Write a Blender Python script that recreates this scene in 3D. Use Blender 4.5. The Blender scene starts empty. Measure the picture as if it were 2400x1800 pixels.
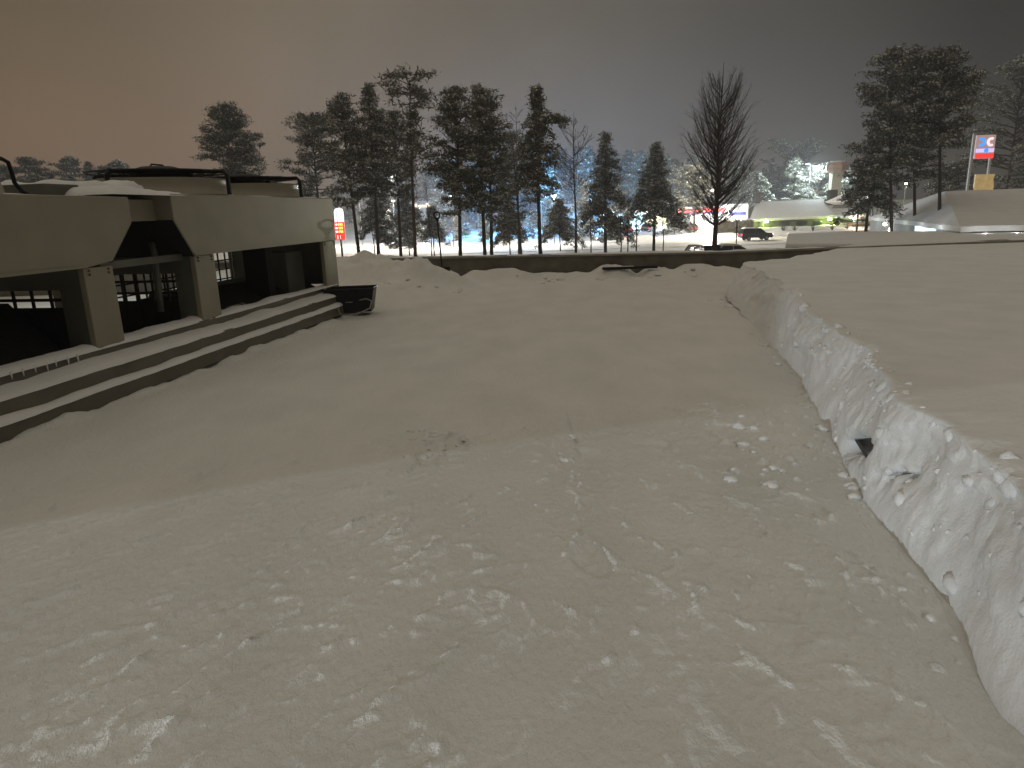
import bpy, math, random
import numpy as np
from mathutils import Vector, Matrix

scene = bpy.context.scene
COL = scene.collection

# ------------------------------------------------------------------ camera
F = 1600.0
PITCH, ROLL, EYE = math.radians(14.2), math.radians(1.8), 1.7
fw = np.array([0, math.cos(PITCH), -math.sin(PITCH)])
r0 = np.array([1.0, 0, 0])
u0 = np.array([0, math.sin(PITCH), math.cos(PITCH)])
rt = r0 * math.cos(ROLL) - u0 * math.sin(ROLL)
up = u0 * math.cos(ROLL) + r0 * math.sin(ROLL)
cam_d = bpy.data.cameras.new("camera")
cam = bpy.data.objects.new("camera", cam_d)
COL.objects.link(cam)
cam.matrix_world = Matrix(((rt[0], up[0], -fw[0], 0), (rt[1], up[1], -fw[1], 0), (rt[2], up[2], -fw[2], EYE), (0, 0, 0, 1)))
cam_d.sensor_width = 36.0
cam_d.lens = 36.0 * F / 2400.0
cam_d.clip_start = 0.05
cam_d.clip_end = 3000
scene.camera = cam

# ------------------------------------------------------------------ night sky
world = bpy.data.worlds.new("World")
scene.world = world
world.use_nodes = True
wt = world.node_tree
wt.nodes.clear()


def wn(t, **k):
    n = wt.nodes.new(t)
    for a, b in k.items():
        setattr(n, a, b)
    return n


def wmath(op, a, b=None):
    n = wn("ShaderNodeMath", operation=op)
    for i, v in enumerate((a, b)):
        if v is None:
            continue
        if isinstance(v, (int, float)):
            n.inputs[i].default_value = v
        else:
            wt.links.new(v, n.inputs[i])
    return n.outputs[0]


def wramp(fac, stops):
    n = wn("ShaderNodeValToRGB")
    cr = n.color_ramp
    cr.interpolation = 'B_SPLINE'
    while len(cr.elements) < len(stops):
        cr.elements.new(0.5)
    for e, (p, c) in zip(cr.elements, stops):
        e.position = p
        e.color = (*c, 1)
    wt.links.new(fac, n.inputs[0])
    return n.outputs[0]


tc = wn("ShaderNodeTexCoord")
sx = wn("ShaderNodeSeparateXYZ")
wt.links.new(tc.outputs["Generated"], sx.inputs[0])
hyp = wmath('SQRT', wmath('ADD', wmath('MULTIPLY', sx.outputs[0], sx.outputs[0]), wmath('MULTIPLY', sx.outputs[1], sx.outputs[1])))
azs = wmath('DIVIDE', sx.outputs[0], wmath('MAXIMUM', hyp, 0.02))
azf = wmath('MULTIPLY_ADD', azs, 0.5)
azf.node.inputs[2].default_value = 0.5
# glow of the town low in the sky (azimuth from left to right) and the cloud deck above it
low = wramp(azf, [(0.0, (0.1892, 0.1006, 0.0425)), (.2, (0.2081, 0.1277, 0.0734)), (.34, (0.1892, 0.1238, 0.0773)), (.5, (0.1438, 0.1146, 0.0865)),
                  (.62, (0.0984, 0.0882, 0.0758)), (.73, (0.0394, 0.0356, 0.0324)), (.80, (0.0167, 0.0139, 0.0116)), (1.0, (0.0454, 0.0387, 0.0309))])
high = wramp(azf, [(0.0, (0.1060, 0.0774, 0.0402)), (.2, (0.1120, 0.0820, 0.0449)), (.36, (0.1514, 0.1192, 0.0819)), (.5, (0.1551, 0.1331, 0.1005)),
                   (.62, (0.0817, 0.0751, 0.0633)), (.73, (0.0363, 0.0325, 0.0270)), (.80, (0.0167, 0.0139, 0.0116)), (1.0, (0.0605, 0.0542, 0.0464))])
elev = wn("ShaderNodeMapRange", interpolation_type='SMOOTHSTEP')
elev.inputs["From Min"].default_value = 0.0
elev.inputs["From Max"].default_value = 0.27
wt.links.new(sx.outputs[2], elev.inputs["Value"])
m1 = wn("ShaderNodeMix", data_type='RGBA')
wt.links.new(elev.outputs[0], m1.inputs["Factor"])
wt.links.new(low, m1.inputs["A"])
wt.links.new(high, m1.inputs["B"])
zen = wn("ShaderNodeMapRange", interpolation_type='SMOOTHSTEP')
zen.inputs["From Min"].default_value = 0.30
zen.inputs["From Max"].default_value = 0.75
wt.links.new(sx.outputs[2], zen.inputs["Value"])
m2 = wn("ShaderNodeMix", data_type='RGBA')
wt.links.new(zen.outputs[0], m2.inputs["Factor"])
wt.links.new(m1.outputs["Result"], m2.inputs["A"])
m2.inputs["B"].default_value = (.330, .295, .234, 1)
cl = wn("ShaderNodeTexNoise")
cl.inputs["Scale"].default_value = 2.6
cl.inputs["Detail"].default_value = 5
cl.inputs["Roughness"].default_value = .45
wt.links.new(tc.outputs["Generated"], cl.inputs["Vector"])
clr = wn("ShaderNodeMapRange")
clr.inputs["From Min"].default_value = .3
clr.inputs["From Max"].default_value = .7
clr.inputs["To Min"].default_value = .80
clr.inputs["To Max"].default_value = 1.10
wt.links.new(cl.outputs["Fac"], clr.inputs["Value"])
m3 = wn("ShaderNodeMix", data_type='RGBA', blend_type='MULTIPLY')
m3.inputs["Factor"].default_value = 1.0
wt.links.new(m2.outputs["Result"], m3.inputs["A"])
wt.links.new(clr.outputs[0], m3.inputs["B"])
bg = wn("ShaderNodeBackground")
bg.inputs["Strength"].default_value = 1.0
wt.links.new(m3.outputs["Result"], bg.inputs["Color"])
wo = wn("ShaderNodeOutputWorld")
wt.links.new(bg.outputs[0], wo.inputs["Surface"])

scene.view_settings.view_transform = 'Standard'
scene.view_settings.look = 'None'
scene.view_settings.exposure = 0.15
scene.view_settings.gamma = 1
scene.view_settings.use_curve_mapping = False
scene.cycles.use_denoising = True
scene.cycles.max_bounces = 6
scene.cycles.diffuse_bounces = 3
scene.cycles.glossy_bounces = 2
scene.cycles.volume_bounces = 0
scene.cycles.transparent_max_bounces = 8
scene.cycles.sample_clamp_indirect = 4
scene.cycles.caustics_reflective = False
scene.cycles.caustics_refractive = False


def lamp(name, kind, loc, power, color=(1, 1, 1), size=.15, target=None, angle=None, blend=.15, parent=None):
    d = bpy.data.lights.new(name, kind)
    d.energy = power
    d.color = color
    if kind == 'AREA':
        d.size = size
    else:
        d.shadow_soft_size = size
    o = bpy.data.objects.new(name, d)
    COL.objects.link(o)
    o.location = loc
    if target is not None:
        o.rotation_euler = (Vector(target) - Vector(loc)).to_track_quat('-Z', 'Y').to_euler()
    if angle:
        d.spot_size = math.radians(angle)
        d.spot_blend = blend
    if parent is not None:
        o.parent = parent
    return o


# cold light low on the roof behind the photographer, grazing the cut snow bank
lamp("work_light", 'SPOT', (-12.0, -9.0, .28), 4000, (.84, .94, 1.0), .06, target=(2.35, 4.7, 1.15), angle=13.5, blend=.5)
# shaded wall lamp behind the photographer: its cut-off makes the edge of light across the roof
LP = Vector((-4.0, -20.0, 8.0))
EA, EB = Vector((-3.13, 3.84, 0)), Vector((2.61, 5.95, 0))
EM = (EA + EB) / 2
nrm_ = (EB - EA).cross(EM - LP).normalized()
if nrm_.z > 0:
    nrm_ = -nrm_
HALF = math.radians(66)
axis_ = (EM - LP).normalized() * math.cos(HALF) + nrm_ * math.sin(HALF)
lamp("wall_lamp_light", 'SPOT', LP, 2300, (.88, .97, 1.0), .02, target=LP + axis_, angle=2 * math.degrees(HALF), blend=.0015)


# ------------------------------------------------------------------ pixel helpers (photograph pixels -> place)
def ray(px, py):
    return fw * F + rt * (px - 1200) + up * (900 - py)


def atz(px, py, z):
    d = ray(px, py)
    return d * ((z - EYE) / d[2]) + np.array([0, 0, EYE])


def aty(px, py, y):
    d = ray(px, py)
    return d * (y / d[1]) + np.array([0, 0, EYE])


# ------------------------------------------------------------------ noise
LAT = {}


def lattice(seed, n=256):
    if seed not in LAT:
        LAT[seed] = np.random.RandomState(seed).rand(n, n)
    return LAT[seed]


def vnoise(x, y, seed):
    g = lattice(seed)
    n = g.shape[0]
    xi, yi = np.floor(x).astype(int), np.floor(y).astype(int)
    fx, fy = x - xi, y - yi
    fx = fx * fx * (3 - 2 * fx)
    fy = fy * fy * (3 - 2 * fy)
    a, b = g[xi % n, yi % n], g[(xi + 1) % n, yi % n]
    c, d = g[xi % n, (yi + 1) % n], g[(xi + 1) % n, (yi + 1) % n]
    return (a + (b - a) * fx) * (1 - fy) + (c + (d - c) * fx) * fy - .5


def fbm(x, y, seed, oct=4, gain=.5):
    s, a = 0, 1.0
    for i in range(oct):
        s = s + a * vnoise(x * 2 ** i + 17.3 * i, y * 2 ** i + 9.1 * i, seed + i)
        a *= gain
    return s


def sstep(a, b, x):
    t = np.clip((x - a) / (b - a), 0, 1)
    return t * t * (3 - 2 * t)


# ------------------------------------------------------------------ materials
MATS = {}


def mat(name, col, rough=.6, metal=0.0, var=.12, scale=3.0, bump=0.0, bscale=30.0, emit=None, es=0.0, stretch=None, dirt=None):
    if name in MATS:
        return MATS[name]
    m = bpy.data.materials.new(name)
    m.use_nodes = True
    nt = m.node_tree
    b = nt.nodes["Principled BSDF"]
    b.inputs["Roughness"].default_value = rough
    b.inputs["Metallic"].default_value = metal
    if "snow" in name:
        b.inputs["Specular IOR Level"].default_value = .25
    if max(col) < .02:
        b.inputs["Specular IOR Level"].default_value = .2
    t = nt.nodes.new("ShaderNodeTexCoord")
    mp = nt.nodes.new("ShaderNodeMapping")
    nt.links.new(t.outputs["Object"], mp.inputs[0])
    if stretch:
        mp.inputs["Scale"].default_value = stretch
    nz = nt.nodes.new("ShaderNodeTexNoise")
    nz.inputs["Scale"].default_value = scale
    nz.inputs["Detail"].default_value = 6
    nt.links.new(mp.outputs[0], nz.inputs["Vector"])
    cr = nt.nodes.new("ShaderNodeValToRGB")
    c = np.array(col)
    d = np.array(dirt) if dirt else c * (1 - 1.6 * var)
    cr.color_ramp.elements[0].position = .3
    cr.color_ramp.elements[1].position = .7
    cr.color_ramp.elements[0].color = (*np.clip(d, 0, 1), 1)
    cr.color_ramp.elements[1].color = (*np.clip(c * (1 + .5 * var), 0, 1), 1)
    nt.links.new(nz.outputs["Fac"], cr.inputs[0])
    nt.links.new(cr.outputs[0], b.inputs["Base Color"])
    if bump:
        n2 = nt.nodes.new("ShaderNodeTexNoise")
        n2.inputs["Scale"].default_value = bscale
        n2.inputs["Detail"].default_value = 5
        nt.links.new(mp.outputs[0], n2.inputs["Vector"])
        bp = nt.nodes.new("ShaderNodeBump")
        bp.inputs["Strength"].default_value = bump
        bp.inputs["Distance"].default_value = .02
        n3 = nt.nodes.new("ShaderNodeTexNoise")
        n3.inputs["Scale"].default_value = bscale * 5
        n3.inputs["Detail"].default_value = 4
        nt.links.new(mp.outputs[0], n3.inputs["Vector"])
        ad = nt.nodes.new("ShaderNodeMath")
        ad.operation = 'MULTIPLY_ADD'
        ad.inputs[1].default_value = .3
        nt.links.new(n3.outputs["Fac"], ad.inputs[0])
        nt.links.new(n2.outputs["Fac"], ad.inputs[2])
        nt.links.new(ad.outputs[0], bp.inputs["Height"])
        nt.links.new(bp.outputs[0], b.inputs["Normal"])
    if emit:
        b.inputs["Emission Color"].default_value = (*emit, 1)
        b.inputs["Emission Strength"].default_value = es
    MATS[name] = m
    return m


SNOW = mat("fresh_snow", (.80, .80, .80), .75, var=.05, scale=1.2, bump=.25, bscale=26)
ROOFSNOW = mat("packed_roof_snow", (.78, .775, .755), .85, var=.09, scale=1.7, bump=.75, bscale=34, stretch=(1, .55, 1), dirt=(.725, .725, .705))
CUTSNOW = mat("cut_snow", (.84, .84, .84), .7, var=.05, scale=2.5, bump=.45, bscale=18)
FARSNOW = mat("yard_snow", (.76, .76, .76), .8, var=.1, scale=.15, bump=.4, bscale=1.2)
ROADSNOW = mat("driven_road_snow", (.72, .70, .66), .7, var=.18, scale=.5, stretch=(.12, 1, 1), bump=.4, bscale=2)
BEIGE = mat("beige_sheet_metal", (.285, .258, .195), .34, var=.08, scale=2.2, bump=.03, bscale=8)
RAIL = mat("dull_rail_metal", (.13, .12, .088), .45, var=.15, scale=3)
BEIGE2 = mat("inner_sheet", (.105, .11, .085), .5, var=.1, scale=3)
BLACK = mat("black_metal", (.012, .012, .013), .5, var=.2, scale=6)
COIL = mat("coil_fins", (.018, .018, .018), .7, var=.3, scale=30, stretch=(.3, 4, 4))
PLASTIC = mat("black_plastic", (.012, .012, .013), .38, var=.2, scale=10)
BOLT = mat("rusty_bolt", (.16, .09, .05), .7, var=.3)
CABLE = mat("grey_cable", (.25, .23, .2), .5)
CONC = mat("parapet_plaster", (.165, .152, .122), .85, var=.25, scale=2.5, bump=.3, bscale=20)
CAPMETAL = mat("parapet_cap_metal", (.26, .25, .215), .55, var=.2, scale=3, bump=.08, bscale=8)
BARK = mat("pine_bark", (.060, .045, .032), .9, var=.35, scale=5, bump=.5, bscale=18)
BARKR = mat("reddish_pine_bark", (.105, .066, .040), .9, var=.3, scale=5, bump=.5, bscale=18)
TWIG = mat("bare_twigs", (.095, .080, .066), .9, var=.3, scale=5)
BIRCHB = mat("birch_bark", (.11, .095, .08), .85, var=.4, scale=6)
ND1 = mat("dark_needles", (.098, .108, .066), .8, var=.35, scale=1.3)
ND2 = mat("olive_needles", (.160, .162, .105), .8, var=.35, scale=1.3)
TSNOW = mat("branch_snow", (.72, .72, .72), .8, var=.06)
WHITEP = mat("white_panel", (.72, .72, .70), .5, var=.06)
GREYW = mat("grey_render_wall", (.34, .34, .34), .8, var=.15, bump=.2, bscale=12)
DARKW = mat("dark_timber_wall", (.06, .05, .04), .8, var=.25, scale=4)
REDP = mat("red_fascia", (.62, .03, .03), .45, var=.08, emit=(1, .04, .03), es=.55)
BLUEP = mat("blue_band", (.07, .08, .36), .5, var=.08)
WIN = mat("lit_shop_glass", (.8, .85, .9), .2, emit=(.86, .95, 1), es=1.5)
WINW = mat("warm_lit_glass", (.8, .7, .5), .2, emit=(1, .78, .50), es=1.1)
WINC = mat("cyan_lit_panel", (.5, .8, .9), .2, emit=(.55, .93, 1), es=1.15)
GLOW = mat("white_lamp_lens", (1, 1, 1), .2, emit=(.95, 1, 1), es=14)
GLOWW = mat("warm_lamp_lens", (1, .95, .8), .2, emit=(1, .93, .78), es=9)
GLOWG = mat("yellow_green_lamp_lens", (.9, 1, .5), .2, emit=(.8, 1, .45), es=8)
STEEL = mat("galvanised_pole", (.30, .30, .29), .5, metal=.4)
GLASS = mat("dark_car_glass", (.012, .013, .015), .12)
TYRE = mat("tyre_rubber", (.02, .02, .02), .85)
RIM = mat("alloy_rim", (.35, .35, .35), .35, metal=.8)
TAIL = mat("red_tail_lens", (.6, .02, .02), .25, emit=(1, .04, .05), es=2.6)
HEAD = mat("head_lamp_lens", (1, 1, 1), .2, emit=(1, .97, .9), es=7)


# ------------------------------------------------------------------ mesh builder
class MB:
    def __init__(s):
        s.v, s.f, s.m = [], [], []

    def add(s, vs, fs, mi=0):
        o = len(s.v)
        s.v += [tuple(map(float, p)) for p in vs]
        s.f += [tuple(i + o for i in f) for f in fs]
        s.m += [mi] * len(fs)
        return s

    def box(s, x0, x1, y0, y1, z0, z1, mi=0):
        v = [(x0, y0, z0), (x1, y0, z0), (x1, y1, z0), (x0, y1, z0), (x0, y0, z1), (x1, y0, z1), (x1, y1, z1), (x0, y1, z1)]
        return s.add(v, [(3, 2, 1, 0), (4, 5, 6, 7), (0, 1, 5, 4), (1, 2, 6, 5), (2, 3, 7, 6), (3, 0, 4, 7)], mi)

    def hexa(s, lo, hi, mi=0):
        """two quads (lists of 4 points, same winding) joined into a closed block"""
        return s.add(list(lo) + list(hi), [(3, 2, 1, 0), (4, 5, 6, 7), (0, 1, 5, 4), (1, 2, 6, 5), (2, 3, 7, 6), (3, 0, 4, 7)], mi)

    def prism(s, poly, a0, a1, axis='y', mi=0):
        """poly is (u, w): axis y -> (x=u, y=a, z=w); axis x -> (x=a, y=u, z=w); axis z -> (x=u, y=w, z=a)"""
        def p(u, w, a):
            return {'y': (u, a, w), 'x': (a, u, w), 'z': (u, w, a)}[axis]
        n = len(poly)
        v = [p(u, w, a0) for u, w in poly] + [p(u, w, a1) for u, w in poly]
        f = [tuple(range(n))[::-1], tuple(range(n, 2 * n))] + [(i, (i + 1) % n, n + (i + 1) % n, n + i) for i in range(n)]
        return s.add(v, f, mi)

    def tube(s, pts, rad, n=6, mi=0, cap=True):
        pts = [Vector(p) for p in pts]
        if isinstance(rad, (int, float)):
            rad = [rad] * len(pts)
        vs, fs = [], []
        prev = None
        for i, p in enumerate(pts):
            t = (pts[min(i + 1, len(pts) - 1)] - pts[max(i - 1, 0)])
            t = t.normalized() if t.length > 1e-9 else Vector((0, 0, 1))
            a = prev if prev is not None else (Vector((1, 0, 0)) if abs(t.x) < .9 else Vector((0, 1, 0)))
            a = (a - t * a.dot(t))
            a = a.normalized() if a.length > 1e-6 else t.orthogonal().normalized()
            prev = a
            b = t.cross(a)
            for k in range(n):
                an = 2 * math.pi * k / n
                q = p + (a * math.cos(an) + b * math.sin(an)) * rad[i]
                vs.append(q)
        for i in range(len(pts) - 1):
            for k in range(n):
                k2 = (k + 1) % n
                fs.append((i * n + k, i * n + k2, (i + 1) * n + k2, (i + 1) * n + k))
        if cap:
            fs.append(tuple(range(n))[::-1])
            fs.append(tuple(range((len(pts) - 1) * n, len(pts) * n)))
        return s.add(vs, fs, mi)

    def lathe(s, prof, cx=0, cy=0, n=24, mi=0):
        vs, fs = [], []
        for r, z in prof:
            for k in range(n):
                a = 2 * math.pi * k / n
                vs.append((cx + r * math.cos(a), cy + r * math.sin(a), z))
        for i in range(len(prof) - 1):
            for k in range(n):
                k2 = (k + 1) % n
                fs.append((i * n + k, i * n + k2, (i + 1) * n + k2, (i + 1) * n + k))
        fs.append(tuple(range(n))[::-1])
        fs.append(tuple(range((len(prof) - 1) * n, len(prof) * n)))
        return s.add(vs, fs, mi)

    def grid(s, X, Y, Z, mi=0):
        h, w = X.shape
        vs = np.stack([X.ravel(), Y.ravel(), Z.ravel()], 1)
        o = len(s.v)
        s.v += [tuple(p) for p in vs.tolist()]
        i = np.arange(h * w).reshape(h, w) + o
        q = np.stack([i[:-1, :-1].ravel(), i[:-1, 1:].ravel(), i[1:, 1:].ravel(), i[1:, :-1].ravel()], 1).tolist()
        s.f += [tuple(a) for a in q]
        s.m += [mi] * len(q)
        return s


def build(name, mb, mats, parent=None, smooth=False, bevel=0.0, loc=None, rot=None):
    me = bpy.data.meshes.new(name)
    me.from_pydata(mb.v, [], mb.f)
    for m in (mats if isinstance(mats, (list, tuple)) else [mats]):
        me.materials.append(m)
    if any(mb.m):
        me.polygons.foreach_set("material_index", mb.m)
    if smooth:
        me.polygons.foreach_set("use_smooth", [True] * len(mb.f))
    me.update()
    o = bpy.data.objects.new(name, me)
    COL.objects.link(o)
    if parent is not None:
        o.parent = parent
    if loc is not None:
        o.location = loc
    if rot is not None:
        o.rotation_euler = (0, 0, rot)
    if bevel:
        b = o.modifiers.new("edge", 'BEVEL')
        b.width = bevel
        b.segments = 2
        b.limit_method = 'ANGLE'
    return o


def tag(o, label, cat=None, group=None, kind=None):
    o["label"] = label
    if cat:
        o["category"] = cat
    if group:
        o["group"] = group
    if kind:
        o["kind"] = kind
    return o


def thing(name, label, cat, loc=(0, 0, 0), rot=0.0, group=None):
    o = bpy.data.objects.new(name, None)
    o.empty_display_size = .3
    COL.objects.link(o)
    o.location = loc
    o.rotation_euler = (0, 0, rot)
    return tag(o, label, cat, group)


# ================================================================== ROOF FLOOR
YB = np.array([-2, 1.0, 1.9, 2.66, 3.17, 3.96, 5.06, 6.52, 9.5, 13.3, 14.0, 15.2, 16.5, 17.8, 20.5])
XB = np.array([1.0, 1.45, 1.63, 1.84, 1.94, 2.11, 2.38, 2.86, 3.5, 4.22, 4.5, 5.3, 6.3, 7.4, 9.6])
LX = np.array([-9, -3.13, -2.12, -.7, .73, 2.61, 4])
LY = np.array([0.6, 3.84, 4.54, 5.26, 5.65, 5.91, 6.1])


def spaced(parts):
    return np.unique(np.concatenate([np.arange(a, b, s) for a, b, s in parts]))


xs = spaced([(-22, -8, .8), (-8, -4.4, .15), (-4.4, 3.0, .0165), (3.0, 6, .05), (6, 22, .8)])
ys = spaced([(-6, .9, .3), (.9, 3.4, .0145), (3.4, 6.4, .02), (6.4, 10, .05), (10, 19.31, .07)])
X, Y = np.meshgrid(xs, ys)


def floor_h(X, Y):
    edge = np.interp(X, LX, LY)
    wob = .10 * fbm(X * 2.2, Y * 2.2, 61, 3)
    near = 1 - sstep(-.03, .10, Y - edge - wob)
    # strokes of the shovel: ridges stretched along two directions
    a1 = math.radians(24)
    s1 = X * math.cos(a1) - Y * math.sin(a1)
    t1 = X * math.sin(a1) + Y * math.cos(a1)
    a2 = math.radians(-14)
    s2 = X * math.cos(a2) - Y * math.sin(a2)
    t2 = X * math.sin(a2) + Y * math.cos(a2)
    side = sstep(-.6, 1.2, X + .2 * Y)
    r1 = np.maximum(0, fbm(s1 * 7, t1 * 1.2, 11, 5, .6) - .14)
    r2 = np.maximum(0, fbm(s2 * 7, t2 * 1.6, 21, 5, .6) - .16)
    stroke = .015 * (r1 * (1 - side) + r2 * side)
    lumps = .016 * np.maximum(0, fbm(X * 9, Y * 9, 31, 3) - .22) + .006 * fbm(X * 3, Y * 3, 41, 3)
    lumps = lumps + .0045 * np.maximum(0, fbm(X * 26, Y * 26, 45, 2) - .05)
    lumps = lumps + .008 * (np.maximum(0, fbm(s1 * 24, t1 * 4, 46, 3) - .12) * (1 - side) + np.maximum(0, fbm(s2 * 22, t2 * 5, 47, 3) - .12) * side)
    mask = sstep(-.25, .25, fbm(X * .9, Y * .9, 51, 2) + .10)
    z = near * (.030 + stroke * (.35 + mask) + lumps * (.5 + mask))
    # scraped strip beside the footprints
    strip = sstep(.44, .47, X) * (1 - sstep(1.5, 1.75, X + .12 * fbm(X * 6, Y * 6, 71, 2))) * sstep(4.25, 4.7, Y + .3 * fbm(X * 3, Y * 3, 72, 2)) * near
    z = z - .042 * strip * (1 - .5 * sstep(-.1, .2, fbm(X * 4, Y * 4, 73, 3)))
    # foot prints
    for fx, fy, an, k in ((.37, 3.02, .2, .5), (1.62, 3.55, .3, .45), (-.6, 4.55, .2, 1.0), (-.45, 4.8, .2, .9)):
        c, s = math.cos(an), math.sin(an)
        q = .35 * fbm(X * 9, Y * 9, 83, 3) + np.sqrt((((X - fx) * c + (Y - fy) * s) / .10) ** 2 + ((-(X - fx) * s + (Y - fy) * c) / .17) ** 2)
        z = z - .022 * k * (1 - sstep(.7, 1.05, q)) + .012 * k * np.exp(-((q - 1.12) / .2) ** 2) * np.maximum(0, .4 + 4 * fbm(X * 11, Y * 11, 81, 2))
    far = 1 - near
    z = z + far * (.002 * fbm(X * .8, Y * .8, 91, 4) + .004 * fbm(X * 4, Y * 1.2, 95, 3))
    z = z - .010 * np.maximum(0, Y - edge)
    # heaps pushed against the parapet
    for hx, hy, rx, ry, hh in ((-3.0, 18.6, 1.15, 1.3, .50), (-1.75, 17.7, .75, .8, .34), (-4.6, 18.9, 1.3, 1.5, .38), (-2.7, 17.0, 1.2, 1.1, .22),
                               (-.4, 18.95, .9, .5, .30), (1.5, 19.0, 1.0, .4, .16), (2.9, 19.05, .5, .4, .34), (4.0, 19.0, .35, .5, .22), (5.4, 18.8, 1.0, .6, .26), (-6.5, 18.5, 2, 2, .6)):
        q = ((X - hx) / rx) ** 2 + ((Y - hy) / ry) ** 2
        n = fbm(X * 1.8, Y * 1.8, 101, 4)
        z = z + hh * np.clip(np.exp(-q * q * .8) * (1 + .55 * n), 0, 1.05)
    # ridge of snow under the chiller's plinth
    d = -(X + 3.98) * math.cos(math.radians(9)) + (Y - 6.6) * math.sin(math.radians(9))
    z = z + .05 * np.exp(-(d / .16) ** 2) * (.6 + 1.6 * fbm(X * 3, Y * 3, 111, 3))
    return z


Z = floor_h(X, Y)
# single strokes and crumbly ridges left by the shovel's edge
rs0 = np.random.RandomState(12)
for _ in range(650):
    x0 = rs0.uniform(-3.4, 2.2)
    y0 = rs0.uniform(1.5, 5.3)
    if y0 > np.interp(x0, LX, LY) - .1 or x0 > np.interp(y0, YB, XB) - .15:
        continue
    an = math.radians(rs0.normal(30, 9) if x0 < .2 + .3 * rs0.randn() else rs0.normal(-18, 22))
    ln, wd, hh = rs0.uniform(.03, .17) * (1 + (rs0.rand() < .15)), rs0.uniform(.008, .022), rs0.uniform(.004, .015)
    ix = np.searchsorted(xs, [x0 - ln * 2, x0 + ln * 2])
    iy = np.searchsorted(ys, [y0 - ln * 2, y0 + ln * 2])
    sl = (slice(iy[0], iy[1]), slice(ix[0], ix[1]))
    dx, dy = X[sl] - x0, Y[sl] - y0
    a_, b_ = dx * math.sin(an) + dy * math.cos(an), dx * math.cos(an) - dy * math.sin(an)
    b_ = b_ + .25 * a_ * a_ / ln + .008 * np.sin(a_ * 40 + x0 * 9)
    Z[sl] += hh * np.exp(-(a_ / ln) ** 4) * np.exp(-(b_ / wd) ** 2) * (1 + 1.4 * vnoise(X[sl] * 60, Y[sl] * 60, 5))
mb = MB().grid(X, Y, Z)
o = build("roof_floor", mb, ROOFSNOW, smooth=True)
tag(o, "flat roof under trampled and scraped snow", kind="structure")

# ================================================================== SNOW BANK
tops = [(1705, 606), (1765, 645), (1835, 688), (1872, 712), (1890, 762), (1990, 812), (2090, 880), (2175, 948), (2290, 1060), (2400, 1175)]
tp = np.array([atz(px, py, .6) for px, py in tops])
tp = tp[np.argsort(tp[:, 1])]
ya = np.concatenate([np.arange(-2, 1.5, .08), np.arange(1.5, 7, .02), np.arange(7, 14, .035), np.arange(14, 20.4, .1)])
ct_y = np.concatenate([[-2, 1.2], tp[:, 1], [15, 20.4]])
ct_c = np.concatenate([[.16, .16], np.maximum(.12, tp[:, 0] - np.interp(tp[:, 1], YB, XB)), [.45, .5]])
q = np.concatenate([np.linspace(0, 1, 30), 1 + np.cumsum(np.geomspace(.04, 2.2, 34))])
QQ, AA = np.meshgrid(q, ya)
base = np.interp(AA, YB, XB) + .06 * fbm(AA * 2, AA * 0, 201, 2)
ctop = np.interp(AA, ct_y, ct_c)
ctop = ctop + (.12 + .16 * np.exp(-((AA - 4.8) / 2.2) ** 2)) * fbm(AA * 1.1, AA * 0 + 3, 205, 2) + .08 + .22 * sstep(6.5, 8.5, AA)
ctop = np.maximum(ctop, .14)
height = .60 + .03 * fbm(AA * .5, AA * 0, 211, 2) - .17 * sstep(11.5, 18, AA)
face = np.clip(QQ, 0, 1)
over = np.maximum(0, QQ - 1)
X3 = base + ctop * face + over * 1.0
prof = np.sin(face * math.pi / 2) ** .8
Z3 = -.04 + (height + .04) * prof
Y3 = AA.copy()
# broken face: blocks and shovel cuts
amp = np.sin(np.clip(face, 0, 1) * math.pi) ** .6
brk = fbm(AA * 1.5, Z3 * 2.2, 221, 4, .42)
cuts = np.round(6 * fbm(AA * 1.6 + 5, Z3 * 2.6, 231, 2)) / 6 + .5 * np.round(4 * fbm(AA * 3.4 + 5, Z3 * 5, 236, 2)) / 4
X3 = X3 + amp * (.14 * brk + .11 * cuts) - .05 * np.exp(-((face - .9) / .1) ** 2) * (QQ < 1.2)
Z3 = Z3 + amp * .05 * fbm(AA * 4, QQ * 4, 241, 3)
# two hollows in the face
for hy, hz, ry, rz, dep in ((4.05, .20, .24, .055, .50), (3.40, .27, .16, .016, .20)):
    g = np.exp(-(((AA - hy + .06 * fbm(Z3 * 14, AA * 6, 244, 2)) / ry) ** 2 + ((Z3 - hz + .30 * (AA - hy) + .05 * fbm(AA * 12, Z3 * 9, 245, 2)) / rz) ** 2) ** 2) * (QQ < 1.3)
    X3 = X3 + dep * g
# undisturbed top, softly rolling
Z3 = Z3 + sstep(0, .6, over) * (.035 * fbm(X3 * .5, AA * .5, 251, 3)) + .02 * sstep(2, 12, over)
lip = np.exp(-((QQ - 1.0) / .25) ** 2)
Z3 = Z3 + .02 * lip * fbm(AA * 6, QQ * 3, 261, 3)
mb = MB().grid(X3, Y3, Z3)
smooth_n = len(mb.f)
# blocks that broke out of the face and stuck there
rng = random.Random(31)


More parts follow.
